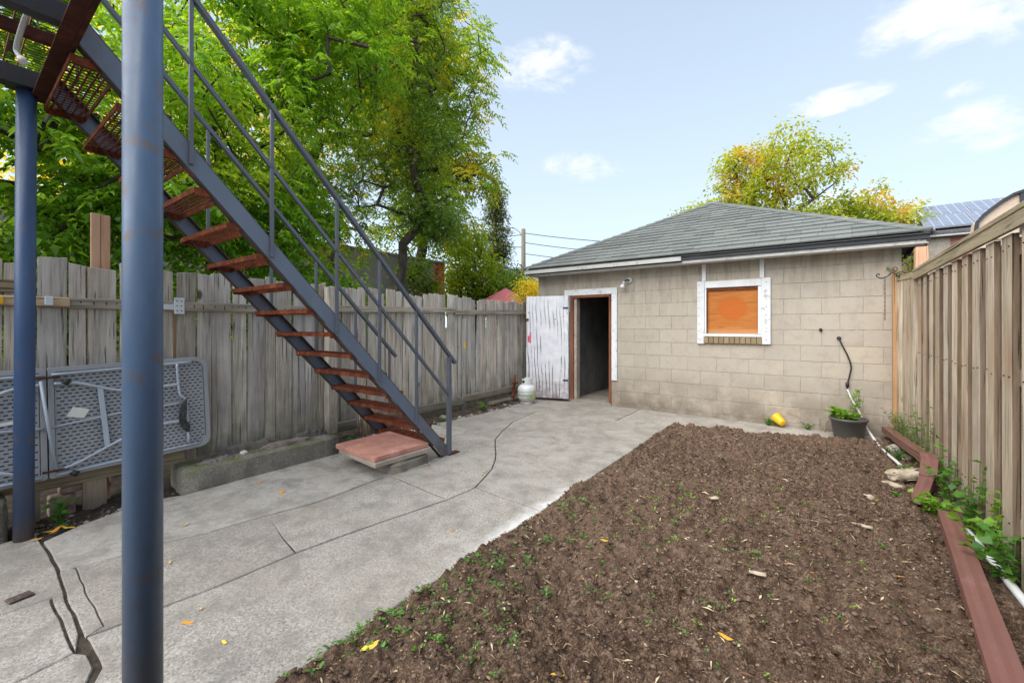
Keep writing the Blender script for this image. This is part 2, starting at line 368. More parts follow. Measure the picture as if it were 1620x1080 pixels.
M['slot_dark'] = paint('dark_plastic', (.028, .028, .03), .8)
M['tank'] = paint('tank_white_paint', (.76, .79, .80), .32, (.5, .48, .44), .35, 6, dirt=(.45, .43, .38))
M['navy'] = paint('navy_print', (.02, .035, .16), .4); M['green_print'] = paint('green_print', (.28, .42, .2), .4)
M['yellow_print'] = paint('yellow_print', (.5, .5, .1), .4); M['paper'] = paint('paper_label', (.72, .71, .66), .7)
M['pot'] = paint('grey_plastic_pot', (.085, .08, .075), .5, (.16, .14, .12), .4, 10)
M['yellow_plastic'] = paint('yellow_plastic', (.85, .47, .01), .35, spec=.5)
M['orange_ply'] = None
s = N('orange_plywood'); v = P3(s); xyz = s.n.new('ShaderNodeSeparateXYZ'); s.l.new(v, xyz.inputs[0])
gr = s.noise(s.map(v, (.2, 1, 2)), 22, 5, .6, .8)
dx = s.math('SUBTRACT', xyz.outputs['X'], -1.01); dz = s.math('SUBTRACT', xyz.outputs['Z'], 1.545)
rr = s.math('SQRT', s.math('ADD', s.math('MULTIPLY', s.math('MULTIPLY', dx, dx), .75), s.math('MULTIPLY', dz, dz)))
ring = s.rng(s.math('ADD', rr, s.math('MULTIPLY', s.noise(v, 12, 4), .05)), .20, .17)
c = s.ramp(gr, [(.3, (.36, .115, .018)), (.7, (.56, .20, .04))]); c = s.mix(s.math('MULTIPLY', ring, .8), c, (.50, .115, .01))
c = s.mix(s.rng(xyz.outputs['Z'], 1.29, 1.2, 0, .6), c, (.6, .36, .19)); M['orange_ply'] = s.fin(c, .6)
# white plywood door with dark weathered grain
s = N('peeling_white_plywood'); base = s.tc.outputs['Object']
warp = s.noise(s.map(base, (1, 1, .35)), 2.4, 3, .5); 
w = s.n.new('ShaderNodeTexWave'); w.wave_type = 'BANDS'; w.bands_direction = 'X'; w.inputs['Scale'].default_value = 4.2; w.inputs['Distortion'].default_value = 8; w.inputs['Detail'].default_value = 1.5; w.inputs['Detail Scale'].default_value = .55
s.l.new(s.map(base, (1.1, 1, .42)), w.inputs['Vector'])
xyz = s.n.new('ShaderNodeSeparateXYZ'); s.l.new(P3(s), xyz.inputs[0])
gate = s.math('MULTIPLY', s.rng(s.noise(s.map(base, (1, 1, .3)), 6, 4, .6), .44, .56), s.rng(xyz.outputs['Z'], 2.1, .9, .35, 1))
gm = s.math('MULTIPLY', s.rng(w.outputs['Fac'], .2, .08), gate)
kn = s.rng(s.voro(s.map(base, (1, 1, .7)), 7.5), .12, .06)
gm = s.math('MAXIMUM', gm, s.math('MULTIPLY', kn, .7))
c = s.ramp(s.noise(base, 7, 5), [(.3, (.60, .60, .66)), (.7, (.76, .77, .80))]); c = s.mix(s.math('MULTIPLY', gm, .85), c, (.085, .07, .07))
dr = s.math('MULTIPLY', s.rng(xyz.outputs['Z'], .55, .05), s.rng(s.noise(base, 9, 5, .7), .3, .6)); c = s.mix(s.math('MULTIPLY', dr, .8), c, (.16, .09, .075))
M['door'] = s.fin(c, .7, s.bump(s.math('SUBTRACT', 1.0, gm), .6, .006), spec=.25)
# soil
s = N('tilled_soil'); v = P3(s)
n = s.noise(v, 26, 6, .78); f = s.noise(v, 120, 4, .8); b = s.noise(v, 1.1, 3)
c = s.ramp(s.math('ADD', s.math('MULTIPLY', n, .5), s.math('MULTIPLY', f, .5)), [(.40, (.035, .021, .014)), (.5, (.13, .083, .056)), (.60, (.36, .255, .185))])
c = s.mix(s.math('MULTIPLY', s.rng(b, .42, .62), .5), c, (.23, .15, .105)); c = s.mix(s.math('MULTIPLY', s.rng(s.noise(v, 2.3, 4), .55, .72), .45), c, (.05, .033, .024))
M['soil'] = s.fin(c, .95, s.bump(s.math('ADD', n, f), 1.0, .016), spec=.15)
s = N('dark_dirt'); v = P3(s)
M['dirt'] = s.fin(s.ramp(s.noise(v, 14, 6, .7), [(.3, (.03, .024, .019)), (.55, (.075, .06, .047)), (.75, (.16, .13, .1))]), .95, s.bump(s.noise(v, 60, 5, .7), .9, .012), spec=.15)
s = N('pebble'); M['pebble'] = s.fin(s.ramp(s.geo.outputs['Random Per Island'], [(0, (.07, .055, .045)), (.6, (.19, .15, .12)), (1, (.42, .38, .33))]), .9, s.bump(s.noise(P3(s), 90), .5, .003))
s = N('soil_crumb'); M['crumb'] = s.fin(s.mix(s.noise(P3(s), 60, 3), s.ramp(s.geo.outputs['Random Per Island'], [(0, (.06, .038, .026)), (.6, (.17, .115, .08)), (1, (.31, .225, .165))]), (.07, .05, .038)), .95, s.bump(s.noise(P3(s), 110, 4), .8, .004), spec=.15)
s = N('straw_bits'); M['straw'] = s.fin(s.ramp(s.geo.outputs['Random Per Island'], [(0, (.10, .05, .03)), (.55, (.20, .12, .07)), (.82, (.36, .26, .15)), (.95, (.55, .45, .30)), (1, (.38, .42, .2))]), .85)

def leafmat(name, stops, trans=.4, patch=None, tcol=None):
    s = N(name); s.n.remove(s.b)
    c = s.ramp(s.math('ADD', s.math('MULTIPLY', s.geo.outputs['Random Per Island'], .62), s.math('MULTIPLY', s.rng(s.noise(P3(s), .85, 3), .3, .7), .38)), stops)
    if patch: c = s.mix(s.rng(s.noise(s.map(P3(s), loc=(5, 3, 8)), .75, 3), .54, .64), c, s.ramp(s.geo.outputs['Random Per Island'], [(0, patch[0]), (1, patch[1])]))
    d = s.n.new('ShaderNodeBsdfDiffuse'); t = s.n.new('ShaderNodeBsdfTranslucent'); g = s.n.new('ShaderNodeBsdfGlossy'); g.inputs['Roughness'].default_value = .4
    s.l.new(c, d.inputs[0]); 
    tc = s.mix(1.0, c, (1.5, 1.25, .45), 'MULTIPLY'); s.l.new(tc, t.inputs[0])
    m = s.n.new('ShaderNodeMixShader'); m.inputs[0].default_value = trans; s.l.new(d.outputs[0], m.inputs[1]); s.l.new(t.outputs[0], m.inputs[2])
    m2 = s.n.new('ShaderNodeMixShader'); m2.inputs[0].default_value = .04; s.l.new(m.outputs[0], m2.inputs[1]); s.l.new(g.outputs[0], m2.inputs[2])
    s.l.new(m2.outputs[0], s.out.inputs[0]); return s.m
M['leaf_green'] = leafmat('broad_green_leaf', [(0, (.09, .20, .022)), (.4, (.17, .38, .035)), (.75, (.28, .52, .05)), (1, (.48, .66, .09))], .55, patch=((.20, .40, .035), (.5, .62, .07)))
M['leaf_mixed'] = leafmat('green_yellow_leaf', [(0, (.09, .18, .02)), (.4, (.17, .33, .035)), (.8, (.33, .50, .055)), (1, (.55, .6, .08))], .55, patch=((.50, .56, .06), (.74, .64, .08)))
M['leaf_locust'] = leafmat('feathery_dark_leaf', [(0, (.09, .18, .05)), (.5, (.18, .34, .07)), (1, (.36, .54, .11))], .5, patch=((.28, .45, .05), (.5, .58, .08)))
M['leaf_yellow'] = leafmat('yellow_green_leaf', [(0, (.16, .27, .03)), (.45, (.32, .44, .05)), (.85, (.56, .58, .07)), (1, (.68, .46, .08))], .5, patch=((.55, .50, .08), (.66, .42, .14)))
M['leaf_maple'] = leafmat('bright_maple_leaf', [(0, (.16, .28, .03)), (.5, (.32, .46, .04)), (1, (.55, .62, .07))], .55)
M['leaf_conifer'] = leafmat('grey_green_leaf', [(0, (.08, .11, .05)), (.6, (.19, .24, .10)), (1, (.36, .38, .18))], .35)
M['leaf_gold'] = leafmat('golden_leaf', [(0, (.45, .48, .04)), (.5, (.75, .66, .06)), (1, (.85, .72, .15))], .5)
M['leaf_weed'] = leafmat('weed_leaf', [(0, (.035, .12, .02)), (.5, (.09, .24, .03)), (1, (.2, .36, .06))], .4)
M['leaf_bright'] = leafmat('bright_weed_leaf', [(0, (.10, .25, .02)), (.5, (.2, .42, .04)), (1, (.35, .5, .07))], .4)
M['leaf_blue'] = leafmat('dark_blue_green_leaf', [(0, (.02, .08, .04)), (1, (.05, .17, .08))], .3)
s = N('fallen_leaf'); M['fallen'] = s.fin(s.ramp(s.oi.outputs['Random'], [(0, (.55, .20, .03)), (.35, (.75, .42, .03)), (.7, (.82, .60, .08)), (1, (.45, .33, .15))]), .6)
s = N('bark'); v = s.map(P3(s), (1, 1, .25)); n = s.noise(v, 18, 5, .65)
M['bark'] = s.fin(s.ramp(n, [(.3, (.035, .026, .02)), (.55, (.09, .07, .055)), (.75, (.17, .14, .11))]), .9, s.bump(n, .8, .02))
s = N('pale_bark'); M['bark_pale'] = s.fin(s.ramp(s.noise(P3(s), 20, 4), [(.3, (.10, .085, .065)), (.7, (.23, .19, .15))]), .9)
s = N('stem'); M['stem'] = s.fin((.13, .15, .05), .7)
s = N('dry_stalk'); M['stalk'] = s.fin(s.ramp(s.noise(s.map(P3(s), (1, 1, .1)), 60), [(.3, (.16, .11, .075)), (.7, (.4, .31, .22))]), .85)

# ------------------------------------------------------------------ ground and pavement
o = MB().add([(-300, -300, -.055), (300, -300, -.055), (300, 300, -.055), (-300, 300, -.055)], [(0, 1, 2, 3)]).build('ground', M['dirt']); struct(o)
pave = MB().box((-4.3, -1.6, -.054), (-1.62, 6.56, -.009)).build('path', M['dirt']); struct(pave)

def edgepts(poly, step=.04, amp=.0035):
    out = []
    n = len(poly)
    for i in range(n):
        a = np.array(poly[i]); b = np.array(poly[(i+1) % n]); L = np.linalg.norm(b-a); k = max(1, int(L/step))
        # walk both ways the same so that shared edges stay shared
        for j in range(k): out.append(a+(b-a)*j/k)
    out = np.array(out)
    dx = (vnoise(out[:, 0], out[:, 1], .09)-.5)*2+(vnoise(out[:, 0], out[:, 1], .3)-.5)*3
    dy = (vnoise(out[:, 0]+9, out[:, 1]+5, .09)-.5)*2+(vnoise(out[:, 0]+7, out[:, 1]+3, .3)-.5)*3
    return out+np.stack([dx, dy], 1)*amp
def inset(P, g):
    n = len(P); nxt = np.roll(P, -1, 0); prv = np.roll(P, 1, 0); d = nxt-prv; d /= np.linalg.norm(d, axis=1)[:, None]+1e-9
    area = np.sum(P[:, 0]*nxt[:, 1]-nxt[:, 0]*P[:, 1]); nrm = np.stack([-d[:, 1], d[:, 0]], 1)*(1 if area > 0 else -1)
    return P+nrm*g
def slab(poly, mat, gap=.006, z=0.0, tilt=(0, 0)):
    P = inset(edgepts(poly), gap); n = len(P); c = P.mean(0)
    zz = z+(P[:, 0]-c[0])*tilt[0]+(P[:, 1]-c[1])*tilt[1]
    P2 = inset(P, .004)
    bm = bmesh.new()
    rings = [[bm.verts.new((p[0], p[1], -.05)) for p in P], [bm.verts.new((p[0], p[1], h-.005)) for p, h in zip(P, zz)], [bm.verts.new((p[0], p[1], h)) for p, h in zip(P2, zz)]]
    for a, b in ((rings[0], rings[1]), (rings[1], rings[2])):
        for i in range(n): bm.faces.new((a[i], a[(i+1) % n], b[(i+1) % n], b[i]))
    es = [bm.edges.get((rings[2][i], rings[2][(i+1) % n])) for i in range(n)]
    bmesh.ops.triangle_fill(bm, use_beauty=True, use_dissolve=False, edges=es)
    bmesh.ops.recalc_face_normals(bm, faces=bm.faces)
    me = bpy.data.meshes.new('concrete_slab'); bm.to_mesh(me); bm.free(); me.materials.append(mat)
    o = bpy.data.objects.new('concrete_slab', me); link(o, pave); return o
A=(-2.49,.37); B=(-2.46,.63); C=(-2.44,.82); D=(-2.44,1.22); Ee=(-2.40,1.53); Fp=(-2.27,2.28); G=(-2.26,2.58); G2=(-2.36,2.83); H=(-2.43,3.0); H2=(-2.58,3.24)
I=(-3.04,3.82); J=(-3.21,4.17); K=(-3.4,4.68); L=(-3.51,5.4); Mm=(-2.29,5.5); Nn=(-2.30,6.54)
bedX = -1.59
slab([A,B,C,D,Ee,Fp,G,(-1.59,2.52),(bedX,.76),(-1.56,-1.5),(-2.06,-1.5),(-2.075,.3),(-2.22,.368)], M['concrete'], .0075)
slab([G,(-1.59,2.52),(-1.61,5.72),(-2.29,5.5) ,L,K,J,I,H2,H,G2], M['concrete'])
slab([Mm,(-1.61,5.72),(-.6,5.86),(.5,6.12),(.72,6.2),(.72,6.54),Nn], M['concrete'])
slab([L,Mm,Nn,(-4.36,6.54),(-4.2,6.0),(-4.12,5.67),(-4.09,5.3),(-3.6,5.1)], M['concrete'])
slab([K,L,(-3.6,5.1),(-4.09,5.3),(-4.08,4.81),(-4.18,3.93),(-3.8,3.86),I,J], M['concrete'])
slab([I,(-3.8,3.86),(-3.44,3.49)], M['concrete'], .004)
slab([I,(-3.44,3.49),(-3.09,3.15)], M['concrete'], .004)
slab([(-3.09,3.15),(-3.44,3.49),(-3.8,3.86),(-4.18,3.93),(-4.2,3.4),(-3.75,3.0),(-3.3,2.85),(-2.98,2.74)], M['concrete'], .004)
slab([I,(-3.09,3.15),(-2.98,2.74),(-2.94,2.72),H,H2], M['concrete'], .005)
slab([H,(-2.94,2.72),(-2.98,2.74),(-3.05,2.33),(-2.9,2.34),(-2.45,2.29),Fp,G,G2], M['concrete'])
slab([Fp,(-2.45,2.29),(-2.9,2.34),(-3.05,2.33),(-3.01,1.66),(-3.08,1.33),D,Ee], M['concrete'], .0085)
slab([D,(-3.04,1.34),(-3.08,1.33),(-3.12,1.04),(-3.19,.81),(-3.2,.61),(-3.27,.44),(-3.22,.44),(-2.52,.43),A,B,C], M['concrete'], .0035, 0)
slab([(-3.22,.44),(-3.27,.42),(-3.26,.383),(-2.8,.374),(-2.55,.372),(-2.49,.37),(-2.52,.43)], M['concrete'], .0005)
slab([(-3.26,.385),(-3.2,.61),(-3.19,.81),(-3.12,1.04),(-3.08,1.33),(-3.01,1.66),(-3.05,2.33),(-2.98,2.74),(-3.3,2.85),(-3.75,3.0),(-4.03,2.6),(-4.0,2.4),(-3.95,1.14),(-4.05,.9),(-3.9,.55),(-3.78,.385)], M['concrete_smooth'], .003, .004)
slab([(-3.95,.375),(-3.3,.375),(-2.8,.365),(-2.55,.36),(-2.41,.33),(-2.98,.33),(-2.99,.17),(-3.4,.12),(-4.0,.1)], M['concrete'], .0015)
slab([(-4.0,.1),(-3.4,.12),(-2.99,.17),(-2.98,.325),(-2.41,.325),(-2.38,.17),(-2.4,-1.5),(-4.0,-1.5)], M['concrete'], .003)
slab([(-2.38,.17),(-2.41,.325),(-2.36,.355),(-2.24,.355),(-2.09,.3),(-2.07,-1.5),(-2.4,-1.5)], M['concrete'], .005)
s = N('old_brown_wood'); M['oldscrap'] = s.fin(s.ramp(s.noise(P3(s), 40, 4), [(.3, (.05, .035, .028)), (.7, (.14, .10, .08))]), .9)
brick_o = MB().box((-.03, -.042, 0), (.03, .042, .010)).build('brick_piece', M['oldscrap'], None, bevel=.004, loc=(-3.09, .235, .002), local=True); brick_o.rotation_euler = (0, 0, R(12))
tag(brick_o, 'flat dark brown scrap of wood on the concrete left of the front post', 'wood scrap')
brick_o.name = 'wood_scrap'

# soil bed with real clods
gx, gy = 235, 760
x = np.linspace(-1.60, 1.0, gx); y = np.linspace(-.9, 6.7, gy); XX, YY = np.meshgrid(x, y)
hh = .012+(vnoise(XX, YY, .9)-.5)*.045+(vnoise(XX, YY, .28)-.5)*.035+(vnoise(XX, YY, .09)-.5)*.022
hh *= 1.2; hh += 1.35*(clod(XX+(vnoise(XX, YY, .05)-.5)*.04, YY+(vnoise(XX+4, YY, .05)-.5)*.04, .11, 3)*.36+clod(XX, YY, .055, 9)*.5*(.4+vnoise(XX, YY, .4))+clod(XX, YY, .028, 21)*.6)
hh += (vnoise(XX, YY, .035)-.5)*.020+(rng.random(XX.shape)-.5)*.012
edge = np.clip((XX+1.59)/.07, 0, 1); hh = hh*edge-.010*(1-edge)
back = 5.74+.215*(XX+1.6)
be = np.clip((back-YY)/.15, 0, 1); strip = XX > .55
be = np.where(strip, 1, be); hh = hh*be-.048*(1-be)
hh = np.where(XX > .52, hh*.5+.0, hh)
V = np.stack([XX, YY, hh], -1).reshape(-1, 3)
idx = np.arange(gx*gy).reshape(gy, gx)
Fq = np.stack([idx[:-1, :-1], idx[:-1, 1:], idx[1:, 1:], idx[1:, :-1]], -1).reshape(-1, 4)
soil = np_mesh('soil_bed', V, Fq, M['soil'], smooth=True); soil['kind'] = 'structure'
def soil_z(px, py):
    i = int(np.clip(round((px+1.60)/2.6*(gx-1)), 0, gx-1)); j = int(np.clip(round((py+.9)/7.6*(gy-1)), 0, gy-1)); return float(hh[j, i])
# loose crumbs: squashed irregular octahedra
def lumps(n, xr, yr, smin, smax, zf, power=2.2):
    cx_ = rng.uniform(*xr, n); cy_ = rng.uniform(*yr, n); cz_ = np.array([zf(a, b) for a, b in zip(cx_, cy_)])
    sz = smin+(smax-smin)*rng.random(n)**power
    D = np.array([(1,0,0),(0,1,0),(-1,0,0),(0,-1,0),(0,0,1),(0,0,-1),(.6,.6,.5),(-.6,.6,.5),(-.6,-.6,.5),(.6,-.6,.5)], float)
    V = D[None]*(.65+.6*rng.random((n, 10, 1))); a = rng.uniform(0, 6.28, n); ca, sa = np.cos(a), np.sin(a)
    V = np.stack([V[..., 0]*ca[:, None]*1.25-V[..., 1]*sa[:, None], V[..., 0]*sa[:, None]*1.25+V[..., 1]*ca[:, None], V[..., 2]*.7], -1)*sz[:, None, None]
    V += np.stack([cx_, cy_, cz_+sz*.25], -1)[:, None]
    F = [(0,6,9),(0,1,6),(1,7,6),(1,2,7),(2,8,7),(2,3,8),(3,9,8),(3,0,9),(4,9,6),(4,6,7),(4,7,8),(4,8,9),(5,1,0),(5,2,1),(5,3,2),(5,0,3)]
    F = np.array(F)[None]+(np.arange(n)*10)[:, None, None]
    return V.reshape(-1, 3), F.reshape(-1, 3)
V, F = lumps(26000, (-1.57, .66), (.3, 5.9), .002, .013, soil_z, 2.4)
o = np_mesh('soil_clods', V, F, M['crumb']); stuff(o); tag(o, 'loose brown soil clods scattered over the tilled planting bed', 'soil clods')
# straw, root and leaf bits
def bits(n, xr, yr, lmin, lmax, zf, w=.0022):
    cx_ = rng.uniform(*xr, n); cy_ = rng.uniform(*yr, n); cz_ = np.array([zf(a, b) for a, b in zip(cx_, cy_)])+.008
    Ln = lmin+(lmax-lmin)*rng.random(n)**3; a = rng.uniform(0, 6.28, n); d = np.stack([np.cos(a), np.sin(a), rng.uniform(-.2, .3, n)], -1)
    s_ = np.stack([-np.sin(a), np.cos(a), rng.uniform(-.6, .6, n)], -1)*(w*(.5+rng.random(n)*2.2))[:, None]; c = np.stack([cx_, cy_, cz_], -1)
    bend = np.array([0, 0, 1.])*(Ln*rng.uniform(0, .2, n))[:, None]
    V = np.stack([c-d*Ln[:, None]/2, c+s_+bend, c+d*Ln[:, None]/2, c-s_+bend], 1)
    return V.reshape(-1, 3), (np.arange(n)*4)[:, None]+np.arange(4)[None]
V, F = bits(11000, (-1.57, .6), (.3, 5.8), .006, .06, soil_z, .0017)
o = np_mesh('straw_bits', V, F, M['straw']); stuff(o); tag(o, 'dry straw, roots and chopped leaf bits mixed into the soil bed', 'straw')
# seedlings: small rosettes
def rosettes(spots, mat, name, label, cat):
    Vs = []; Fs = []; k = 0
    for (px, py, pz, s_) in spots:
        for j in range(random.randint(4, 9)):
            a = random.uniform(0, 6.28); el = random.uniform(.05, .6); L_ = s_*random.uniform(.6, 1.2); w_ = L_*random.uniform(.24, .36)
            d = Vector((math.cos(a)*math.cos(el), math.sin(a)*math.cos(el), math.sin(el))); sd = Vector((-math.sin(a), math.cos(a), 0)); st = Vector((px, py, pz))+d*L_*.5+Vector((random.uniform(-1, 1), random.uniform(-1, 1), 0))*s_*.5
            up = Vector((0, 0, 1))*L_*.15
            q = [st, st+d*L_*.35+sd*w_+up, st+d*L_*.8+sd*w_*.8+up, st+d*L_*1.1, st+d*L_*.8-sd*w_*.8+up, st+d*L_*.35-sd*w_+up]
            Vs += q; Fs.append(tuple(range(k, k+6))); k += 6
    me = MB(); me.v = [tuple(v) for v in Vs]; me.f = Fs
    o = me.build(name, mat, None); stuff(o); tag(o, label, cat); return o
spots = []
while len(spots) < 620:
    px = random.uniform(-1.56, .4); py = random.uniform(.6, 4.4)
    w_ = math.exp(-(px+1.56)/.22)*1.0*(py < 3.0) + math.exp(-(py-.6)/.6)*.4 + .03
    if random.random() < w_ and vnoise(px, py, .25) > .45: spots.append((px, py, soil_z(px, py)+.003, random.uniform(.006, .020)))
rosettes(spots, M['leaf_weed'], 'weed_seedlings', 'small green weed seedlings sprouting along the concrete rim of the soil bed', 'seedlings')
spots = [(random.gauss(-.75, .3), random.gauss(3.4, .5), 0, .014) for _ in range(36)]+[(random.gauss(-.1, .2), random.gauss(2.6, .4), 0, .013) for _ in range(18)]
spots = [(a, b, soil_z(a, b)+.004, c_) for a, b, _, c_ in spots]
rosettes(spots, M['leaf_bright'], 'yellow_green_sprouts', 'pale yellow green sprouts scattered through the middle of the soil bed', 'sprouts')

# ------------------------------------------------------------------ garage
gar = thing('garage', 'low beige concrete block garage with a hipped grey shingle roof', 'garage', (-1.7, 6.55, 0))
WY = 6.55; DX0, DX1, DZ0, DZ1 = -3.53, -2.78, .03, 1.83; WX0, WX1, WZ0, WZ1 = -1.37, -.64, 1.15, 1.90
XL, XR, ZT = -4.2, .74, 2.22
wall = MB()
def wall_rects(x0, x1, z0, z1, holes):
    rects = [(x0, x1, z0, z1)]
    for hx0, hx1, hz0, hz1 in holes:
        new = []
        for a, b, c, d in rects:
            if b <= hx0 or a >= hx1 or d <= hz0 or c >= hz1: new.append((a, b, c, d)); continue
            if a < hx0: new.append((a, hx0, c, d))
            if b > hx1: new.append((hx1, b, c, d))
            a2, b2 = max(a, hx0), min(b, hx1)
            if c < hz0: new.append((a2, b2, c, hz0))
            if d > hz1: new.append((a2, b2, hz1, d))
        rects = new
    return rects
HOLES = [(DX0, DX1, -.1, DZ1), (WX0, WX1, WZ0, WZ1)]
for a, b, c_, d_ in wall_rects(XL+.005, XR-.005, -.1, ZT, HOLES): wall.box((a, WY+.0005, c_), (b, WY+.2, d_))
wall_o = wall.build('wall', M['mortar'], gar)
j = .0035
kb = 0
for row in range(-1, 11):
    z0 = .055+.2*row; z1 = z0+.2; off = (-.4 if row % 2 else -.22)
    z0c = max(z0, -.05); z1c = min(z1, ZT)
    if z1c-z0c < .02: continue
    x0 = off-.4*12
    while x0 < XR:
        a, b = max(x0, XL), min(x0+.4, XR)
        if b-a > .02:
            for (p, q, r_, t_) in wall_rects(a+.0016, b-.0016, z0c+.0026, z1c-.0026, HOLES):
                if q-p < .012 or t_-r_ < .012: continue
                pr = random.uniform(-.0015, .0015)
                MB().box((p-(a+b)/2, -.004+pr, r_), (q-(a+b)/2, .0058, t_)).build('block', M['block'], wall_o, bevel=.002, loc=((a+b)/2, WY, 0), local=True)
        x0 += .4
# side, back walls, floor and ceiling
sw = MB(); sw.box((XL, WY+.2, -.1), (XL+.2, 11.2, ZT)); sw.box((XR-.2, WY+.2, -.1), (XR, 11.2, ZT)); sw.box((XL+.2, 11.0, -.1), (XR-.2, 11.2, ZT))
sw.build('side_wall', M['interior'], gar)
MB().box((XL+.2, WY+.201, -.04), (XR-.2, 11, .02)).build('floor', M['floor'], gar)
MB().box((DX0+.004, WY-.03, -.04), (DX1-.004, WY+.2, .035)).build('door_sill', M['floor'], gar, bevel=.008)
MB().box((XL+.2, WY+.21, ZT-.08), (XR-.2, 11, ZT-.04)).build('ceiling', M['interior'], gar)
# partition seen as a pale plane just inside the opening
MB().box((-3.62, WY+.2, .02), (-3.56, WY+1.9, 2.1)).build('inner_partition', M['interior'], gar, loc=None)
# door
fr = MB(); fr.box((DX0-.11, WY-.035, DZ1), (DX1+.11, WY-.006, DZ1+.10)).build('door_head_trim', M['white_paint'], gar, bevel=.003)
MB().box((DX1+.012, WY-.035, .42), (DX1+.105, WY-.006, DZ1-.002)).build('door_side_trim', M['white_paint'], gar, bevel=.003)
MB().box((DX0-.1, WY-.033, 1.55), (DX0-.012, WY-.006, DZ1-.002)).build('door_side_trim', M['white_paint'], gar, bevel=.003)
for a, b in ((DX0+.002, DX0+.05), (DX1-.04, DX1-.002)):
    MB().box((a, WY-.02, .037), (b, WY+.12, DZ1-.003)).build('door_jamb', M['redwood'], gar, bevel=.003)
MB().box((DX0+.05, WY-.02, DZ1-.04), (DX1-.04, WY+.12, DZ1-.003)).build('door_jamb', M['redwood'], gar)
MB().box((DX0+.051, WY+.02, .037), (DX0+.10, WY+.14, DZ1-.05)).build('door_stop', M['grey_slab'], gar)
hx, hy = -3.53, 6.47; ex, ey = -4.26, 6.25
ang = math.atan2(ey-hy, ex-hx); Ld = math.hypot(ex-hx, ey-hy)
dob = MB().box((0, -.02, .045), (Ld, .02, 1.83)).build('door', M['door'], gar, bevel=.004, loc=(hx, hy, 0), local=True); dob.rotation_euler = (0, 0, ang)
dob['label'] = 'white peeling plywood door swung wide open'
# red tape, latch and hinges on the outer face of the door (facing the camera)
def on_door(name, a, z0, w_, h_, mat, t=.004, seg=None):
    o = MB().box((a-w_/2, .0205, z0), (a+w_/2, .0205+t, z0+h_)).build(name, mat, None, loc=(0, 0, 0), local=True)
    COL.objects.unlink(o); COL.objects.link(o); o.parent = dob; o.location = (0, 0, 0); return o
s = N('faded_red_tape'); M['tape'] = s.fin((.62, .06, .12), .5)
on_door('red_tape', Ld-.045, 1.02, .028, .11, M['tape']); on_door('red_tape', Ld-.075, 1.0, .022, .19, M['tape'], .003)
on_door('hinge', .05, 1.6, .09, .03, M['black']); on_door('hinge', .05, .35, .09, .03, M['black'])
on_door('hasp', Ld-.02, 1.40, .05, .035, M['rust_dark'], .02)
# window
MB().box((WX0-.085, WY-.035, 1.05), (WX0+.012, WY-.008, 1.945)).build('window_side_trim', M['white_paint'], gar, bevel=.003)
MB().box((WX1-.012, WY-.035, 1.06), (WX1+.095, WY-.008, 1.945)).build('window_side_trim', M['white_paint'], gar, bevel=.003)
MB().box((WX0+.014, WY-.032, 1.845), (WX1-.014, WY-.008, 1.94)).build('window_head_trim', M['white_clean'], gar, bevel=.003)
MB().box((WX0+.0, WY-.04, 1.155), (WX1-.0, WY-.006, 1.195)).build('window_sill', M['white_clean'], gar, bevel=.004)
for a, b in ((WX0+.015, WX0+.035), (WX1-.05, WX1-.014)): MB().box((a, WY-.024, 1.2), (b, WY-.008, 1.84)).build('window_stile', M['white_clean'], gar)
for a in (WX0-.02, WX1-.03): MB().box((a, WY-.036, 1.947), (a+.052, WY-.008, 2.19)).build('window_riser', M['white_clean'], gar, bevel=.003)
MB().box((WX0+.036, WY+.03, 1.196), (WX1-.051, WY+.045, 1.86)).build('window_panel', M['orange_ply'], gar)
MB().box((WX0+.036, WY-.002, 1.81), (WX1-.051, WY+.028, 1.86)).build('window_frame', M['redwood'], gar)
MB().box((WX0+.036, WY-.002, 1.1965), (WX0+.045, WY+.028, 1.81)).build('window_frame', M['redwood'], gar)
s = N('tan_brick'); M['tanbrick'] = s.fin(s.mix(s.noise(P3(s), 40), s.ramp(s.oi.outputs['Random'], [(0, (.26, .19, .1)), (1, (.4, .31, .19))]), (.22, .17, .1)), .9, s.bump(s.noise(P3(s), 80, 4), .5, .004))
for i in range(11):
    x0 = WX0-.0+i*.0665
    MB().box((-.030, 0, 1.06), (.030, .05, 1.148)).build('sill_brick', M['tanbrick'], wall_o, bevel=.003, loc=(x0+.033, WY-.042, 0), local=True)
sc_ = MB()
for zz in np.arange(1.12, 1.93, .11): 
    for xx in (WX0-.06, WX1+.045): sc_.lathe([(0, -.0), (.007, 0), (.007, .004), (0, .004)], (0, 0, 0), 8) if False else sc_.box((xx-.005, WY-.038, zz-.005), (xx+.005, WY-.034, zz+.005))
sc_.build('trim_screws', M['rust_dark'], gar)
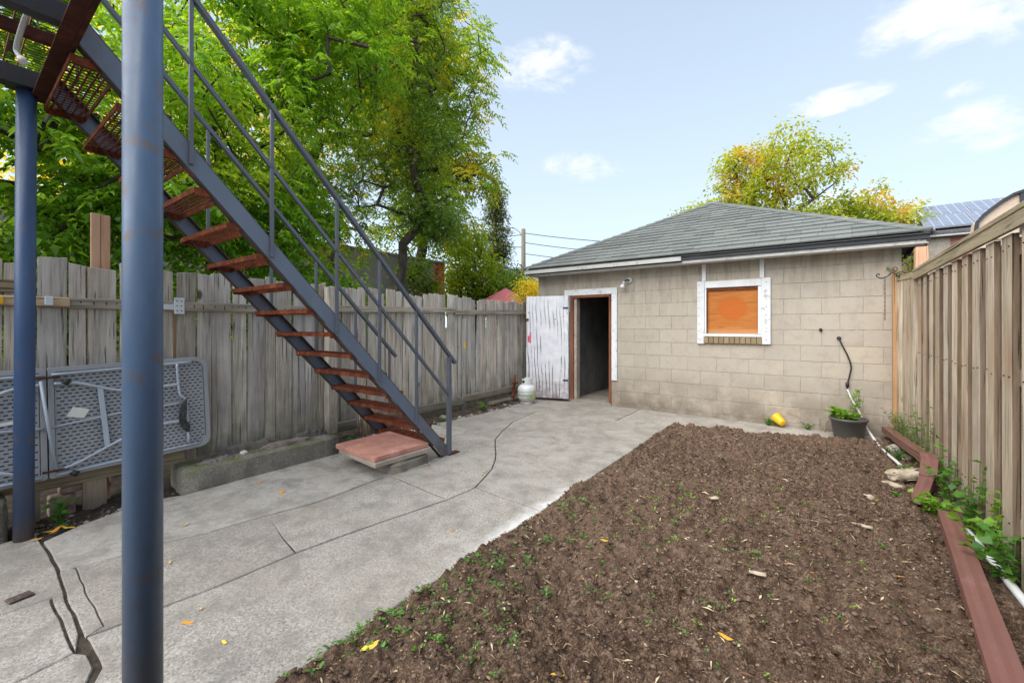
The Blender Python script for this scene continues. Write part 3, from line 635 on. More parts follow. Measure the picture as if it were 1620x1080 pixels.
# roof: pyramid hip
EX0, EX1, EY0, EY1 = -4.29, .93, 6.2, 11.42; AX, AY, ZE, ZA = (EX0+EX1)/2, (EY0+EY1)/2, 2.315, 3.66
run = AY-EY0; rise = ZA-ZE; SL = math.hypot(run, rise)
roof = MB().add([(EX0, EY0, ZE-.03), (EX1, EY0, ZE-.03), (EX1, EY1, ZE-.03), (EX0, EY1, ZE-.03), (AX, AY, ZA-.03)], [(0,1,4),(1,2,4),(2,3,4),(3,0,4),(3,2,1,0)]).build('roof', M['shingle'], gar)
wx = (EX1-EX0)/2
def roofpt(xx, s_, up):   # s_ distance up the front slope
    t = s_/SL; return Vector((xx, EY0+run*t, ZE+rise*t))+Vector((0, -rise/SL, run/SL))*up
rows = 18; ex_ = SL/rows
for i in range(rows):
    s0 = i*ex_-.012; s1 = (i+1)*ex_+.02
    xx = AX-wx-random.uniform(0, .3)
    while xx < AX+wx:
        w_ = random.choice((.165, .22, .33, .28)); a0, b0 = xx+.0015, xx+w_-.0015; xx += w_
        lim0 = wx*(1-max(s0, 0)/SL); lim1 = wx*(1-min(s1, SL)/SL)
        c0, d0 = max(a0, AX-lim0), min(b0, AX+lim0); c1, d1 = max(a0, AX-lim1), min(b0, AX+lim1)
        if d0-c0 < .02: continue
        if d1 < c1: c1 = d1 = min(max((c0+d0)/2, AX-lim1), AX+lim1)
        th = random.choice((.015, .017, .021))
        bl = [roofpt(c0, s0, .0), roofpt(d0, s0, .0), roofpt(d1, s1, -.012), roofpt(c1, s1, -.012)]
        tp = [roofpt(c0, s0, th), roofpt(d0, s0, th), roofpt(d1, s1, -.001), roofpt(c1, s1, -.001)]
        MB().hexa(bl+tp).build('shingle', M['shingle'], roof)
for side in (-1, 1):
    ncap = 22
    for i in range(ncap):
        t0, t1 = i/ncap-.005, (i+1)/ncap+.012; pts = []
        for t, up in ((t0, .028), (t1, .017)):
            c0 = Vector((AX+side*wx*(1-t), EY0+run*t, ZE+rise*t)); wv = .11
            f_ = c0+Vector((-side*wv, 0, 0))+Vector((0, 0, -.0)); g_ = c0+Vector((0, wv, 0))
            pts += [f_+Vector((0, -rise/SL, run/SL))*up, c0+Vector((0, 0, up*1.25)), g_+Vector((side*rise/SL, 0, run/SL))*up]
        low = [p-Vector((0, 0, .015)) for p in pts]
        MB().add(pts+low, [(0,1,4,3),(1,2,5,4),(6,9,10,7),(7,10,11,8),(0,6,7,1),(1,7,8,2),(0,3,9,6),(2,8,11,5),(3,4,10,9),(4,5,11,10)]).build('hip_cap_shingle', M['shingle'], roof)
MB().box((EX0+.01, EY0+.004, 2.222), (-1.60, EY0+.035, 2.284)).build('fascia_board', M['fascia'], gar, bevel=.004)
MB().box((-1.598, EY0+.03, 2.235), (EX1-.01, EY0+.05, 2.286)).build('drip_edge', M['dark_trim'], gar)
MB().box((EX0+.012, EY0+.052, 2.2), (EX1-.012, WY-.01, 2.204)).build('soffit', M['white_paint'], gar)
MB().box((-1.598, EY0+.055, 2.188), (EX1-.012, EY0+.075, 2.232)).build('soffit_trim', M['fascia'], gar)
MB().box((EX1-.03, EY0+.04, 2.21), (EX1-.004, EY1-.04, 2.283)).build('side_fascia', M['dark_trim'], gar)
MB().box((EX0+.004, EY0+.04, 2.205), (EX0+.03, EY1-.04, 2.283)).build('side_fascia', M['white_paint'], gar)
# wall lamp
lt = thing('wall_lamp', 'small outdoor spotlight bulb on a bracket under the eaves right of the open door', 'lamp', (-2.5, WY-.006, 2.02))
MB().tube([(-2.47, WY-.006, 2.03), (-2.47, WY-.03, 2.03)], .045, 14).build('base_plate', M['galv'], lt, True)
MB().tube(cpts([(-2.47, WY-.03, 2.03), (-2.49, WY-.08, 2.03), (-2.53, WY-.1, 2.0)]), .013, 8).build('arm', M['rust_dark'], lt, True)
mb = MB(); mb.tube([(-2.525, WY-.1, 2.01), (-2.535, WY-.11, 1.975)], .02, 12); mb.build('socket', M['galv'], lt, True)
mb = MB(); mb.tube([(-2.535, WY-.11, 1.975), (-2.545, WY-.118, 1.945), (-2.55, WY-.124, 1.915), (-2.552, WY-.126, 1.905)], [.014, .03, .042, .03], 14); mb.build('bulb', M['white_clean'], lt, True)
# cable coming out of the wall
cb = thing('wall_cable', 'black cable hanging out of a hole in the block wall above the potted plant', 'cable', (.17, WY-.01, 1.15))
MB().tube(cpts([(.17, WY, 1.155), (.17, WY-.03, 1.15), (.205, WY-.03, 1.06), (.25, WY-.03, .95), (.285, WY-.03, .82), (.27, WY-.03, .7), (.25, WY-.03, .6), (.25, WY-.03, .54)]), .0085, 8).build('cord', M['black'], cb, True)
MB().tube([(.17, WY-.002, 1.155), (.17, WY-.02, 1.155)], .022, 10).build('grommet', M['black'], cb, True)
MB().tube([(.25, WY-.03, .62), (.25, WY-.03, .57)], .018, 10).build('plug', M['black'], cb, True)
MB().tube(cpts([(.25, WY-.03, .54), (.30, WY-.05, .4), (.36, WY-.08, .28), (.42, WY-.12, .12)]), .011, 8).build('white_conduit', M['pvc'], cb, True)
o = MB().tube([(-.01, WY+.0, 1.26), (-.01, WY-.03, 1.255)], .018, 8).build('pipe_stub', M['black'], None); tag(o, 'short black pipe stub poking out of the block wall left of the hanging cable', 'pipe')

# ------------------------------------------------------------------ left fence
def board(name, y0, y1, z0, z1, xf, mat, parent, th=.018, lean=0, dog=None, xj=0):
    """vertical board in a fence running along Y; front face at x = xf"""
    n = 4; yc = (y0+y1)/2; t = [random.uniform(-.02, .016) for _ in range(3)]
    vs = []
    for z_ in (z0, z1):
        l = lean*(z_-z0)
        vs += [(xf-th, y0+l, z_), (xf, y0+l, z_), (xf, y1+l, z_), (xf-th, y1+l, z_)]
    vs[4] = vs[4][:2]+(z1+t[0],); vs[5] = vs[5][:2]+(z1+t[0],); vs[6] = vs[6][:2]+(z1+t[1],); vs[7] = vs[7][:2]+(z1+t[1],)
    # local frame centred on the board
    c = ((xf-th/2), yc, 0); vs = [(v[0]-c[0], v[1]-c[1], v[2]) for v in vs]
    return MB().hexa(vs).build(name, mat, parent, bevel=.003, loc=c, local=True)
lf = thing('wooden_fence', 'nearer stretch of weathered grey board fence on the left, behind the folding table', 'fence', (-4.25, 1.0, 0))
edges = []
yy = -1.5
near = [(.255,.385,1.73),(.395,.535,1.79),(.55,.635,1.735),(.645,.80,1.73),(.812,.95,1.75),(.96,1.055,1.74),(1.062,1.142,1.76),(1.155,1.285,1.745),(1.297,1.402,1.76),(1.412,1.56,1.755),(1.572,1.68,1.75),(1.688,1.83,1.76),(1.842,1.935,1.75),(1.945,2.09,1.76),(2.10,2.22,1.74),(2.23,2.36,1.745),(2.365,2.44,1.75)]
while yy < .24:
    w_ = random.uniform(.09, .15); near.append((yy, min(yy+w_, .248), 1.75+random.uniform(-.04, .03))); yy += w_+random.uniform(.006, .014)
for y0, y1, zt in near:
    board('board', y0+.001, y1-.001, .30 if y0 < 1.1 else .2, zt+random.uniform(-.022, .02), -4.245+random.uniform(-.004, .004), M['fence_grey'], lf, lean=random.uniform(-.008, .008))
board('board', .60, .64, .9, 1.72, -4.268, M['new_wood'], lf); board('board', 1.138, 1.162, .25, 1.47, -4.268, M['new_wood'], lf)
MB().box((-4.24, .42, 1.425), (-4.205, 2.41, 1.50)).build('rail', M['fence_grey_h'], lf, bevel=.004)
MB().box((-4.204, -.05, 1.435), (-4.17, .545, 1.495)).build('rail', M['new_wood_h'], lf, bevel=.004)
MB().box((-4.24, -1.5, 1.43), (-4.205, .415, 1.50)).build('rail', M['fence_grey_h'], lf, bevel=.004)
MB().box((-4.24, -1.4, 1.52), (-4.21, .3, 1.6)).build('rail', M['fence_tan_h'], lf, bevel=.004)
MB().box((-4.243, .36, .20), (-4.19, 1.2, .30)).build('bottom_rail', M['fence_tan_h'], lf, bevel=.006)
MB().box((-4.243, -1.5, .22), (-4.2, .355, .30)).build('bottom_rail', M['fence_tan_h'], lf, bevel=.006)
for y0, y1, z0 in ((.33,.41,0),(.61,.735,-.02),(.83,.895,.0),(.90,.955,.0),(1.0,1.04,.05)):
    board('board_stub', y0, y1, z0, .205, -4.20, M['fence_tan'], lf)
board('fence_post', 2.415, 2.515, .17, 1.72, -4.135, M['fence_grey'], lf, th=.09)
for y_ in (.45, .5):
    pass
s = N('old_brick'); M['oldbrick'] = s.fin(s.ramp(s.noise(P3(s), 14, 5), [(.3, (.14, .09, .07)), (.7, (.33, .25, .21))]), .95, s.bump(s.noise(P3(s), 40, 4), .7, .01))
for y0, y1, z0, z1 in ((.45, .58, -.01, .135), (.5, .7, .14, .19), (.76, .86, .12, .19)):
    o = MB().box((-4.32, y0, z0), (-4.215, y1, z1)).build('old_brick', M['oldbrick'], None, bevel=.012)
    tag(o, {.45: 'square old brick standing on the ground in the gap under the left fence', .5: 'long brown brick wedged directly under the fence bottom rail above the square brick', .76: 'short brown brick wedged under the fence between two board stubs'}[y0], 'brick')
# hinges and bracket
def hinge(yc, z0, z1, y_strap0, zc, label_parent):
    MB().box((-4.204, yc-.034, z0), (-4.196, yc+.034, z1)).build('hinge_plate', M['galv'], label_parent, bevel=.002)
    MB().hexa([(-4.206, y_strap0, zc-.014), (-4.199, y_strap0, zc-.014), (-4.199, yc-.036, zc-.022), (-4.206, yc-.036, zc-.022), (-4.206, y_strap0, zc+.014), (-4.199, y_strap0, zc+.014), (-4.199, yc-.036, zc+.022), (-4.206, yc-.036, zc+.022)]).build('hinge_strap', M['galv'], label_parent)
    b = MB()
    for dz in (-.3, 0, .3):
        for dy in (-.016, .014): b.box((-4.1955, yc+dy-.004, (z0+z1)/2+dz*(z1-z0)-.004), (-4.193, yc+dy+.004, (z0+z1)/2+dz*(z1-z0)+.004))
    b.build('screw_heads', M['black'], label_parent)
hinge(1.165, 1.40, 1.53, .88, 1.455, lf)
hinge(1.14, .20, .36, .9, .265, lf)
MB().box((-4.168, .425, 1.44), (-4.155, .465, 1.50)).build('latch', M['galv'], lf, bevel=.004)
MB().box((-4.165, .21, 1.44), (-4.15, .25, 1.49)).build('latch', M['yellow_plastic'], lf, bevel=.004)
# plank sticking up behind
pk = thing('upright_plank', 'pair of fresh reddish planks sticking up behind the grey fence left of the front pole', 'plank', (-4.32, .71, 0))
MB().box((-4.33, .668, .0), (-4.30, .717, 2.13)).build('plank', M['pink_wood'], pk, bevel=.002)
MB().box((-4.33, .719, .0), (-4.303, .772, 2.125)).build('plank', M['pink_wood'], pk, bevel=.002)

ff = thing('wooden_fence', 'farther stretch of grey board fence between the staircase and the open garage door', 'fence', (-4.42, 4.5, 0))
yy = 2.47; XF = -4.42
while yy < 6.42:
    w_ = random.uniform(.085, .145)
    y1 = min(yy+w_, 6.44)
    board('board', yy, y1, .10, 1.735+random.uniform(-.035, .03), XF+random.uniform(-.006, .006), M['fence_grey'], ff, lean=random.uniform(-.02, .035)*(.4+yy/8))
    yy = y1+random.uniform(.002, .009)
for a, b, z0 in ((2.52, 4.55, 1.455), (4.555, 6.4, 1.47)): MB().hexa([(XF+.008, a, z0), (XF+.042, a, z0), (XF+.042, b, z0+.05), (XF+.008, b, z0+.05), (XF+.008, a, z0+.075), (XF+.042, a, z0+.075), (XF+.042, b, z0+.115), (XF+.008, b, z0+.115)]).build('rail', M['fence_grey_h'], ff, bevel=.004)
for a, b, z0 in ((2.55, 4.75, .12), (4.76, 6.38, .155)): MB().box((XF+.008, a, z0), (XF+.045, b, z0+.095)).build('bottom_rail', M['fence_grey_h'], ff, bevel=.004)
MB().box((XF+.03, 5.3, .03), (XF+.16, 6.35, .07)).build('ground_board', M['fence_grey_h'], ff, bevel=.004)
board('board_stub', 4.72, 4.79, -.02, 1.42, XF+.035, M['fence_grey'], ff)
s = N('yellow_mark'); M['ymark'] = s.fin((.8, .55, .04), .7)
MB().box((XF+.0365, 4.735, .96), (XF+.038, 4.775, 1.06)).build('yellow_paint_mark', M['ymark'], ff)
# rusty tool leaning at the corner
tr = thing('rusty_bar', 'rusty iron bar leaning on the fence behind the gas cylinder', 'iron bar', (-4.33, 6.05, 0))
MB().tube([(-4.28, 5.85, .05), (-4.33, 5.98, .3), (-4.34, 6.02, .45)], [.03, .022, .016], 8).build('bar', M['rust'], tr, True)
MB().box((-4.33, 5.9, .3), (-4.29, 6.04, .33)).build('cross_piece', M['rust'], tr, bevel=.004)

# ------------------------------------------------------------------ kerbs on the left
def rock_block(name, lo, hi, mat, label, cat, jit=.01, bev=.015, sub=3, group=None, parent=None):
    bm = bmesh.new(); bmesh.ops.create_cube(bm, size=1)
    for v in bm.verts: v.co = Vector([lo[i]+(v.co[i]+.5)*(hi[i]-lo[i]) for i in range(3)])
    bmesh.ops.subdivide_edges(bm, edges=bm.edges, cuts=sub, use_grid_fill=True)
    bmesh.ops.bevel(bm, geom=[e for e in bm.edges if e.calc_face_angle(0) > .5], offset=bev, segments=2, affect='EDGES')
    for v in bm.verts: v.co += Vector([random.uniform(-jit, jit) for _ in range(3)])
    loc = wloc(parent)
    for v in bm.verts: v.co -= Vector(loc)
    me = bpy.data.meshes.new(name); bm.to_mesh(me); bm.free(); me.materials.append(mat); me.shade_smooth()
    o = bpy.data.objects.new(name, me); link(o, parent)
    if label: tag(o, label, cat, group)
    return o
rock_block('concrete_kerb', (-4.25, 1.12, -.04), (-3.975, 2.44, .185), M['curb'], 'long mossy concrete kerb block under the fence between the table and the staircase', 'kerb', .004, .015, 8)
rock_block('concrete_kerb', (-4.25, -.9, -.04), (-3.96, .255, .25), M['curb'], 'green mossy concrete block at the far left edge beside the base of the thin blue post', 'kerb', .004, .015, 6)
def slat_rock(y0, y1, x0, x1, z0, z1, mat, label, cat, name):
    n = 14; vs = []; fs = []
    for i in range(n+1):
        t = i/n; yy_ = y0+(y1-y0)*t; tap = min(1, .35+3*t, .35+3*(1-t)); cxx = (x0+x1)/2+random.uniform(-.006, .006); hw = (x1-x0)/2*tap*random.uniform(.85, 1.05); zt = z0+(z1-z0)*tap*random.uniform(.75, 1.1)
        vs += [(cxx-hw, yy_, z0), (cxx+hw, yy_, z0), (cxx+hw*.8, yy_, zt), (cxx-hw*.7, yy_, zt+random.uniform(-.004, .004))]
    for i in range(n):
        a = i*4
        for k in range(4): fs.append((a+k, a+(k+1) % 4, a+4+(k+1) % 4, a+4+k))
    fs += [(3, 2, 1, 0), (n*4, n*4+1, n*4+2, n*4+3)]
    o = MB().add(vs, fs).build(name, mat, None); tag(o, label, cat); return o
slat_rock(1.42, 1.98, -4.23, -4.14, .182, .25, M['drift'], 'thick grey driftwood slab lying against the fence at the left of the kerb top', 'driftwood', 'driftwood')
slat_rock(1.24, 1.52, -4.11, -4.02, .184, .21, M['drift'], 'short flat grey bark piece on the left end of the mossy kerb', 'bark', 'bark_piece')
slat_rock(1.72, 2.22, -4.14, -4.03, .184, .225, M['drift'], 'long splintered grey wood piece lying on the kerb right of the white stone', 'driftwood', 'driftwood')
slat_rock(2.05, 2.40, -4.19, -4.13, .184, .25, M['drift'], 'split dark grey branch lying on the right end of the kerb against the fence', 'driftwood', 'driftwood')
def pebble(name, loc, r, mat, label, cat, sq=(1, 1, .7), group=None):
    bm = bmesh.new(); bmesh.ops.create_icosphere(bm, subdivisions=3, radius=1)
    sd = random.uniform(0, 50)
    for v in bm.verts:
        k = 1+.18*(float(vnoise(v.co.x*2+sd, v.co.y*2+v.co.z, .8))-.5)*2
        v.co = Vector((v.co.x*r*sq[0]*k, v.co.y*r*sq[1]*k, v.co.z*r*sq[2]*k))
    me = bpy.data.meshes.new(name); bm.to_mesh(me); bm.free(); me.materials.append(mat); me.shade_smooth()
    o = bpy.data.objects.new(name, me); link(o, None, loc); return tag(o, label, cat, group)
s = N('white_stone'); M['wstone'] = s.fin(s.ramp(s.noise(P3(s), 60, 4), [(.3, (.5, .47, .4)), (.7, (.75, .73, .66))]), .7, s.bump(s.noise(P3(s), 50), .4, .004))
s = N('tan_stone'); M['tstone'] = s.fin(s.ramp(s.noise(P3(s), 16, 5), [(.3, (.26, .2, .14)), (.7, (.58, .5, .38))]), .85, s.bump(s.noise(P3(s), 30, 5), .7, .01))
pebble('stone', (-4.06, 1.585, .20), .026, M['wstone'], 'smooth white stone resting on top of the mossy kerb', 'stone', (.8, 1.25, .75))

# ------------------------------------------------------------------ dirt strips, rubble, litter at the fence foot
def flatz(a, b): return -.03+.03*float(vnoise(a, b, .1))
V, F = lumps(900, (-4.42, -4.1), (2.5, 6.3), .006, .035, flatz)
V2, F2 = lumps(350, (-4.3, -3.95), (.3, 1.1), .005, .02, flatz); V3, F3 = lumps(260, (-4.3, -3.6), (2.5, 3.1), .008, .04, flatz)
V = np.concatenate([V, V2, V3]); F = np.concatenate([F, F2+900*10, F3+1250*10])
o = np_mesh('rubble_strip', V, F, M['pebble']); stuff(o); tag(o, 'small stones and dark crumbs along the foot of the left fence', 'rubble')
strip = []
nx, ny = 14, 260; xs = np.linspace(-4.44, -3.7, nx); ys = np.linspace(.2, 6.5, ny); SX, SY = np.meshgrid(xs, ys)
SZ = -.040+.02*vnoise(SX, SY, .12)+.025*vnoise(SX, SY, .05)+clod(SX, SY, .07, 5)*.3+np.clip((-4.1-SX)/.3, 0, 1)*.045-.03*np.clip((SX+4.05)/.2, 0, 1)
idx = np.arange(nx*ny).reshape(ny, nx); FF = np.stack([idx[:-1, :-1], idx[:-1, 1:], idx[1:, 1:], idx[1:, :-1]], -1).reshape(-1, 4)
o = np_mesh('dirt_strip', np.stack([SX, SY, SZ], -1).reshape(-1, 3), FF, M['dirt'], smooth=True); struct(o)
o['kind'] = 'structure'
for (y_, z_, r_, lab) in ((2.62, .0, .045, 'pale lump of rubble beside the fence post under the staircase'), (2.92, .02, .07, 'grey rubble stone on the ground beneath the lowest rusty treads'), (3.1, .0, .05, 'rounded brown stone behind the red paver beneath the staircase'), (4.2, .02, .05, 'brown stone half buried in the dirt strip at the foot of the far fence')):
    pebble('rubble_stone', (-4.12 if y_ < 4 else -4.27, y_, z_), r_, M['tstone'] if y_ in (2.62,) else M['rubble'], lab, 'stone', (1, 1.2, .8))

# ------------------------------------------------------------------ pavers under the stairs
st = thing('paver_stack', 'red square paver on a grey one, propped on concrete rubble beneath the staircase', 'paving slabs', (-3.4, 2.5, 0))
def quad_slab(c4, z0, z1, mat, name, parent, bev=.01):
    return MB().hexa([(a, b, z0) for a, b in c4]+[(a, b, z1) for a, b in c4]).build(name, mat, parent, bevel=bev)
quad_slab([(-3.72, 2.24), (-3.06, 2.2), (-3.05, 2.8), (-3.72, 2.86)], .142, .185, M['red_slab'], 'red_paver', st, .005)
quad_slab([(-3.69, 2.255), (-3.04, 2.19), (-3.02, 2.81), (-3.7, 2.85)], .098, .140, M['grey_slab'], 'grey_paver', st, .005)
rock_block('rubble_block', (-3.28, 2.36, -.03), (-3.02, 2.78, .096), M['curb'], None, None, .006, .02, 3, parent=st)
rock_block('rubble_block', (-3.66, 2.42, -.03), (-3.4, 2.8, .096), M['curb'], None, None, .006, .02, 3, parent=st)

# ------------------------------------------------------------------ steel landing, posts and staircase
ld = thing('steel_landing', 'rusty steel grating landing overhead at the upper left, carried on two blue posts', 'landing', (-2.8, .34, 0))
def post(x_, y_, r_, z1, mat, name, parent, tilt=0):
    return MB().tube([(x_, y_, -.01), (x_, y_+tilt*.5, z1*.5), (x_, y_+tilt, z1)], r_, 40).build(name, mat, parent, True)
p1 = post(-1.665, .372, .0480, 2.85, M['blue_paint'], 'post', ld); p1['label'] = 'thick slate blue round post in the foreground'
p2 = post(-3.93, .315, .0445, 2.745, M['pole_far'], 'post', ld, .012); p2['label'] = 'darker blue round post against the fence'
MB().box((-4.0, .245, 2.747), (-3.86, .385, 2.757)).build('post_cap_plate', M['beam'], ld)
MB().box((-4.0, .405, 2.715), (-1.55, .425, 2.93)).build('header_beam', M['rust_dark'], ld, bevel=.002)
MB().box((-4.0, .345, 2.715), (-1.55, .404, 2.725)).build('header_flange', M['rust_dark'], ld, bevel=.002)
for x_, w_, z0, z1, mt in ((-3.95, .09, 2.76, 2.87, 'beam'), (-3.31, .04, 2.79, 2.85, 'rust_dark'), (-2.99, .07, 2.765, 2.865, 'beam'), (-1.67, .09, 2.76, 2.87, 'beam')):
    MB().box((x_-w_/2, -1.5, z0), (x_+w_/2, .4045, z1)).build('joist', M[mt], ld, bevel=.003)
M['bar_rust'] = paint('tan_rust_bar', (.24, .12, .06), .8, (.10, .045, .025), .6, 14, spec=.2)
gr_ = MB()
for y_ in np.arange(-1.47, .34, .055): gr_.bar((-4.0, y_, 2.885), (-1.6, y_, 2.885), .006, .012)
gr_.build('grating_bars', M['bar_rust'], ld)
gr_ = MB()
for x_ in np.arange(-3.98, -1.62, .036): gr_.bar((x_, -1.5, 2.894), (x_, .40, 2.894), .003, .004)
gr_.build('grating_cross_rods', M['rust_dark'], ld)
# hanging grey wire with a bulb holder
hw_ = thing('hanging_wire', 'pale grey wire dangling under the rusty landing with a white end', 'wire', (-3.1, .28, 2.7))
MB().tube(cpts([(-2.96, .27, 2.88), (-3.0, .27, 2.84), (-3.12, .25, 2.77), (-3.23, .236, 2.69), (-3.23, .24, 2.655), (-3.2, .25, 2.625)]), .011, 8).build('wire', M['galv'], hw_, True)
MB().tube([(-3.2, .25, 2.627), (-3.185, .254, 2.60)], .017, 8).build('wire_end', M['white_clean'], hw_, True)

sr = thing('metal_staircase', 'open metal staircase with rusty grating treads and grey railings descending over the yard', 'staircase', (-3.5, 3.1, 0))
def stz(y_): return 1.075*(3.12-y_)         # upper edge of the stringers
XN, XFs = -3.05, -3.93
def stringer(xc, name, sgn):
    web = MB(); y0, y1 = .43, 3.13; dz = .155
    vs = [(xc-.004, y0, stz(y0)-dz), (xc+.004, y0, stz(y0)-dz), (xc+.004, y1-.14, .005), (xc-.004, y1-.14, .005),
          (xc-.004, y0, stz(y0)), (xc+.004, y0, stz(y0)), (xc+.004, y1, .005), (xc-.004, y1, .005)]
    web.hexa(vs); o = web.build(name, M['stringer'], sr)
    for off, nm in ((0.004, 'flange'), (-dz-.004, 'flange')):
        f_ = MB(); ye = y1 if off > 0 else y1-.14
        a, b = ((xc-.05, xc-.0045) if sgn > 0 else (xc+.0045, xc+.05))
        f_.hexa([(a, y0, stz(y0)+off-.006), (b+.009 if sgn > 0 else b, y0, stz(y0)+off-.006), (b+.009 if sgn > 0 else b, ye, stz(ye)+off-.006+.008), (a, ye, stz(ye)+off-.006+.008),
                 (a, y0, stz(y0)+off+.002), (b+.009 if sgn > 0 else b, y0, stz(y0)+off+.002), (b+.009 if sgn > 0 else b, ye, stz(ye)+off+.01), (a, ye, stz(ye)+off+.01)])
        f_.build(nm, M['flange'], o)
    return o
stringer(XN, 'stringer', 1); stringer(XFs, 'stringer', -1)
MB().box((XN-.03, 3.05, 0.004), (XN+.035, 3.2, .012)).build('foot_plate', M['rust_dark'], sr)
ta, tb = XFs+.006, XN-.006
for n in range(-4, 11):
    z_ = 1.965-.1785*n; y0 = 1.095+.1742*n; dp = .185
    fr_ = MB()
    for yy_ in (y0, y0+dp-.006): fr_.box((ta, yy_, z_-.032), (tb, yy_+.006, z_))
    for xx_ in (ta, tb-.007): fr_.box((xx_, y0+.007, z_-.045), (xx_+.007, y0+dp-.007, z_+.001))
    tread = fr_.build('tread', M['rust'], sr)
    g_ = MB()
    for k in range(1, 6): g_.bar((ta+.008, y0+dp*k/6, z_-.008), (tb-.008, y0+dp*k/6, z_-.008), .006, .012)
    g_.build('tread_bars', M['rust'], tread)
    g_ = MB()
    for xx_ in np.arange(ta+.04, tb-.02, .04): g_.bar((xx_, y0+.008, z_-.003), (xx_, y0+dp-.008, z_-.003), .005, .005)
    g_.build('tread_cross_rods', M['rust_dark'], tread)
def hz(y_): return .955+1.045*(3.12-y_)
def mz(y_): return .545+1.045*(3.12-y_)
xr_ = XN+.012
for y_ in (.42, .9, 1.36, 1.84, 2.235, 2.64):
    MB().box((xr_-.011, y_-.011, stz(y_)-.12), (xr_+.011, y_+.011, hz(y_)-.015)).build('baluster', M['rail_paint'], sr, bevel=.002)
MB().box((xr_-.02, 3.045, .01), (xr_+.02, 3.085, hz(3.065)-.02)).build('newel_post', M['rail_paint'], sr, bevel=.003)
MB().bar((xr_, -.3, hz(-.3)), (xr_, 3.15, hz(3.15)), .045, .03, up=(0, 0, 1)).build('handrail', M['rail_paint'], sr, bevel=.004)
MB().bar((xr_, -.2, mz(-.2)), (xr_, 3.045, mz(3.045)), .022, .026).build('mid_rail', M['rail_paint'], sr, bevel=.003)
xf_ = XFs-.012
for y_ in (.8, 1.28, 1.76, 2.17, 2.6, 3.03):
    MB().box((xf_-.011, y_-.011, stz(y_)-.12 if y_ < 3 else .01), (xf_+.011, y_+.011, hz(y_)-.02)).build('baluster', M['rail_paint'], sr, bevel=.002)
MB().bar((xf_, -.3, hz(-.3)), (xf_, 3.12, hz(3.12)), .04, .03).build('handrail', M['rail_paint'], sr, bevel=.004)

# ------------------------------------------------------------------ folding table leaning on the fence
tb_ = thing('folding_table', 'grey plastic folding table leaning on its side, underside and steel legs showing', 'folding table', (-4.05, .43, .31))
def TP(a, b, c): return (-4.045-.09*(b/.72)+c, .43+a, .31+b*.99+a*.03)
def tpl(pts, c): return [TP(a, b, c) for a, b in pts]
def slotted(a0, a1, b0, b1):
    pa, pb = .034, .0235; na = int((a1-a0)/pa); nb = int((b1-b0)/pb); pa = (a1-a0)/na; pb = (b1-b0)/nb; mb = MB(); dk = MB()
    for j_ in range(nb):
        for i_ in range(-1, na+1):
            o_ = (.5 if j_ % 2 else 0)*pa; u0 = a0+i_*pa+o_; u1 = u0+pa; v0 = b0+j_*pb; v1 = v0+pb
            cu0, cu1 = max(u0, a0), min(u1, a1)
            if cu1-cu0 < 1e-5: continue
            if cu1-cu0 < pa*.9:
                mb.add([TP(cu0, v0, 0), TP(cu1, v0, 0), TP(cu1, v1, 0), TP(cu0, v1, 0)], [(0, 3, 2, 1)]); continue
            hu0, hu1, hv0, hv1 = u0+pa*.2, u1-pa*.2, v0+pb*.33, v1-pb*.33
            O = [TP(u0, v0, 0), TP(u1, v0, 0), TP(u1, v1, 0), TP(u0, v1, 0)]; Hh = [TP(hu0, hv0, 0), TP(hu1, hv0, 0), TP(hu1, hv1, 0), TP(hu0, hv1, 0)]
            Bt = [TP(hu0, hv0, -.012), TP(hu1, hv0, -.012), TP(hu1, hv1, -.012), TP(hu0, hv1, -.012)]
            mb.add(O+Hh+Bt, [(0,4,5,1),(1,5,6,2),(2,6,7,3),(3,7,4,0),(4,8,9,5),(5,9,10,6),(6,10,11,7),(7,11,8,4)])
            dk.add(Bt, [(0, 3, 2, 1)])
    return mb, dk
for a0, a1 in ((.004, .90), (-.90, -.004)):
    rim = MB(); r_ = .05; out = []
    corners = [(a0, .0), (a1, .0), (a1, .72), (a0, .72)]
    outer_r = a1 if a0 > 0 else a0
    path = []
    for ci, (ca, cb_) in enumerate(corners):
        rr_ = .07 if ca == outer_r else .012
        sa = 1 if ca == a0 else -1; sb = 1 if cb_ == 0 else -1
        ctr = (ca+sa*rr_, cb_+sb*rr_); ang0 = {0: 180, 1: 270, 2: 0, 3: 90}[ci]
        for k in range(6): t = R(ang0+90*k/5); path.append((ctr[0]+rr_*math.cos(t), ctr[1]+rr_*math.sin(t)))
    n_ = len(path); cen = ((a0+a1)/2, .36)
    ins = [(cen[0]+(p[0]-cen[0])*(1-.028/.45), cen[1]+(p[1]-cen[1])*(1-.028/.36)) for p in path]
    vs = [TP(*p, .012) for p in path]+[TP(*p, .012) for p in ins]+[TP(*p, -.014) for p in ins]+[TP(*p, -.04) for p in path]
    fs = []
    for k in range(n_):
        m_ = (k+1) % n_; fs += [(k, n_+k, n_+m_, m_), (n_+k, 2*n_+k, 2*n_+m_, n_+m_), (k, m_, 3*n_+m_, 3*n_+k)]
    fs.append(tuple(3*n_+k for k in range(n_)))
    fs.append(tuple(2*n_+k for k in range(n_))[::-1])
    MB().add(vs, fs).build('table_rim', M['grey_plastic'], tb_)
    mb, dk = slotted(a0+.032, a1-.032, .03, .69)
    pn = mb.build('slotted_panel', M['grey_plastic'], tb_); stuff(pn); dk_ = dk.build('slot_recesses', M['slot_dark'], pn); stuff(dk_)
sgns = (1, -1)
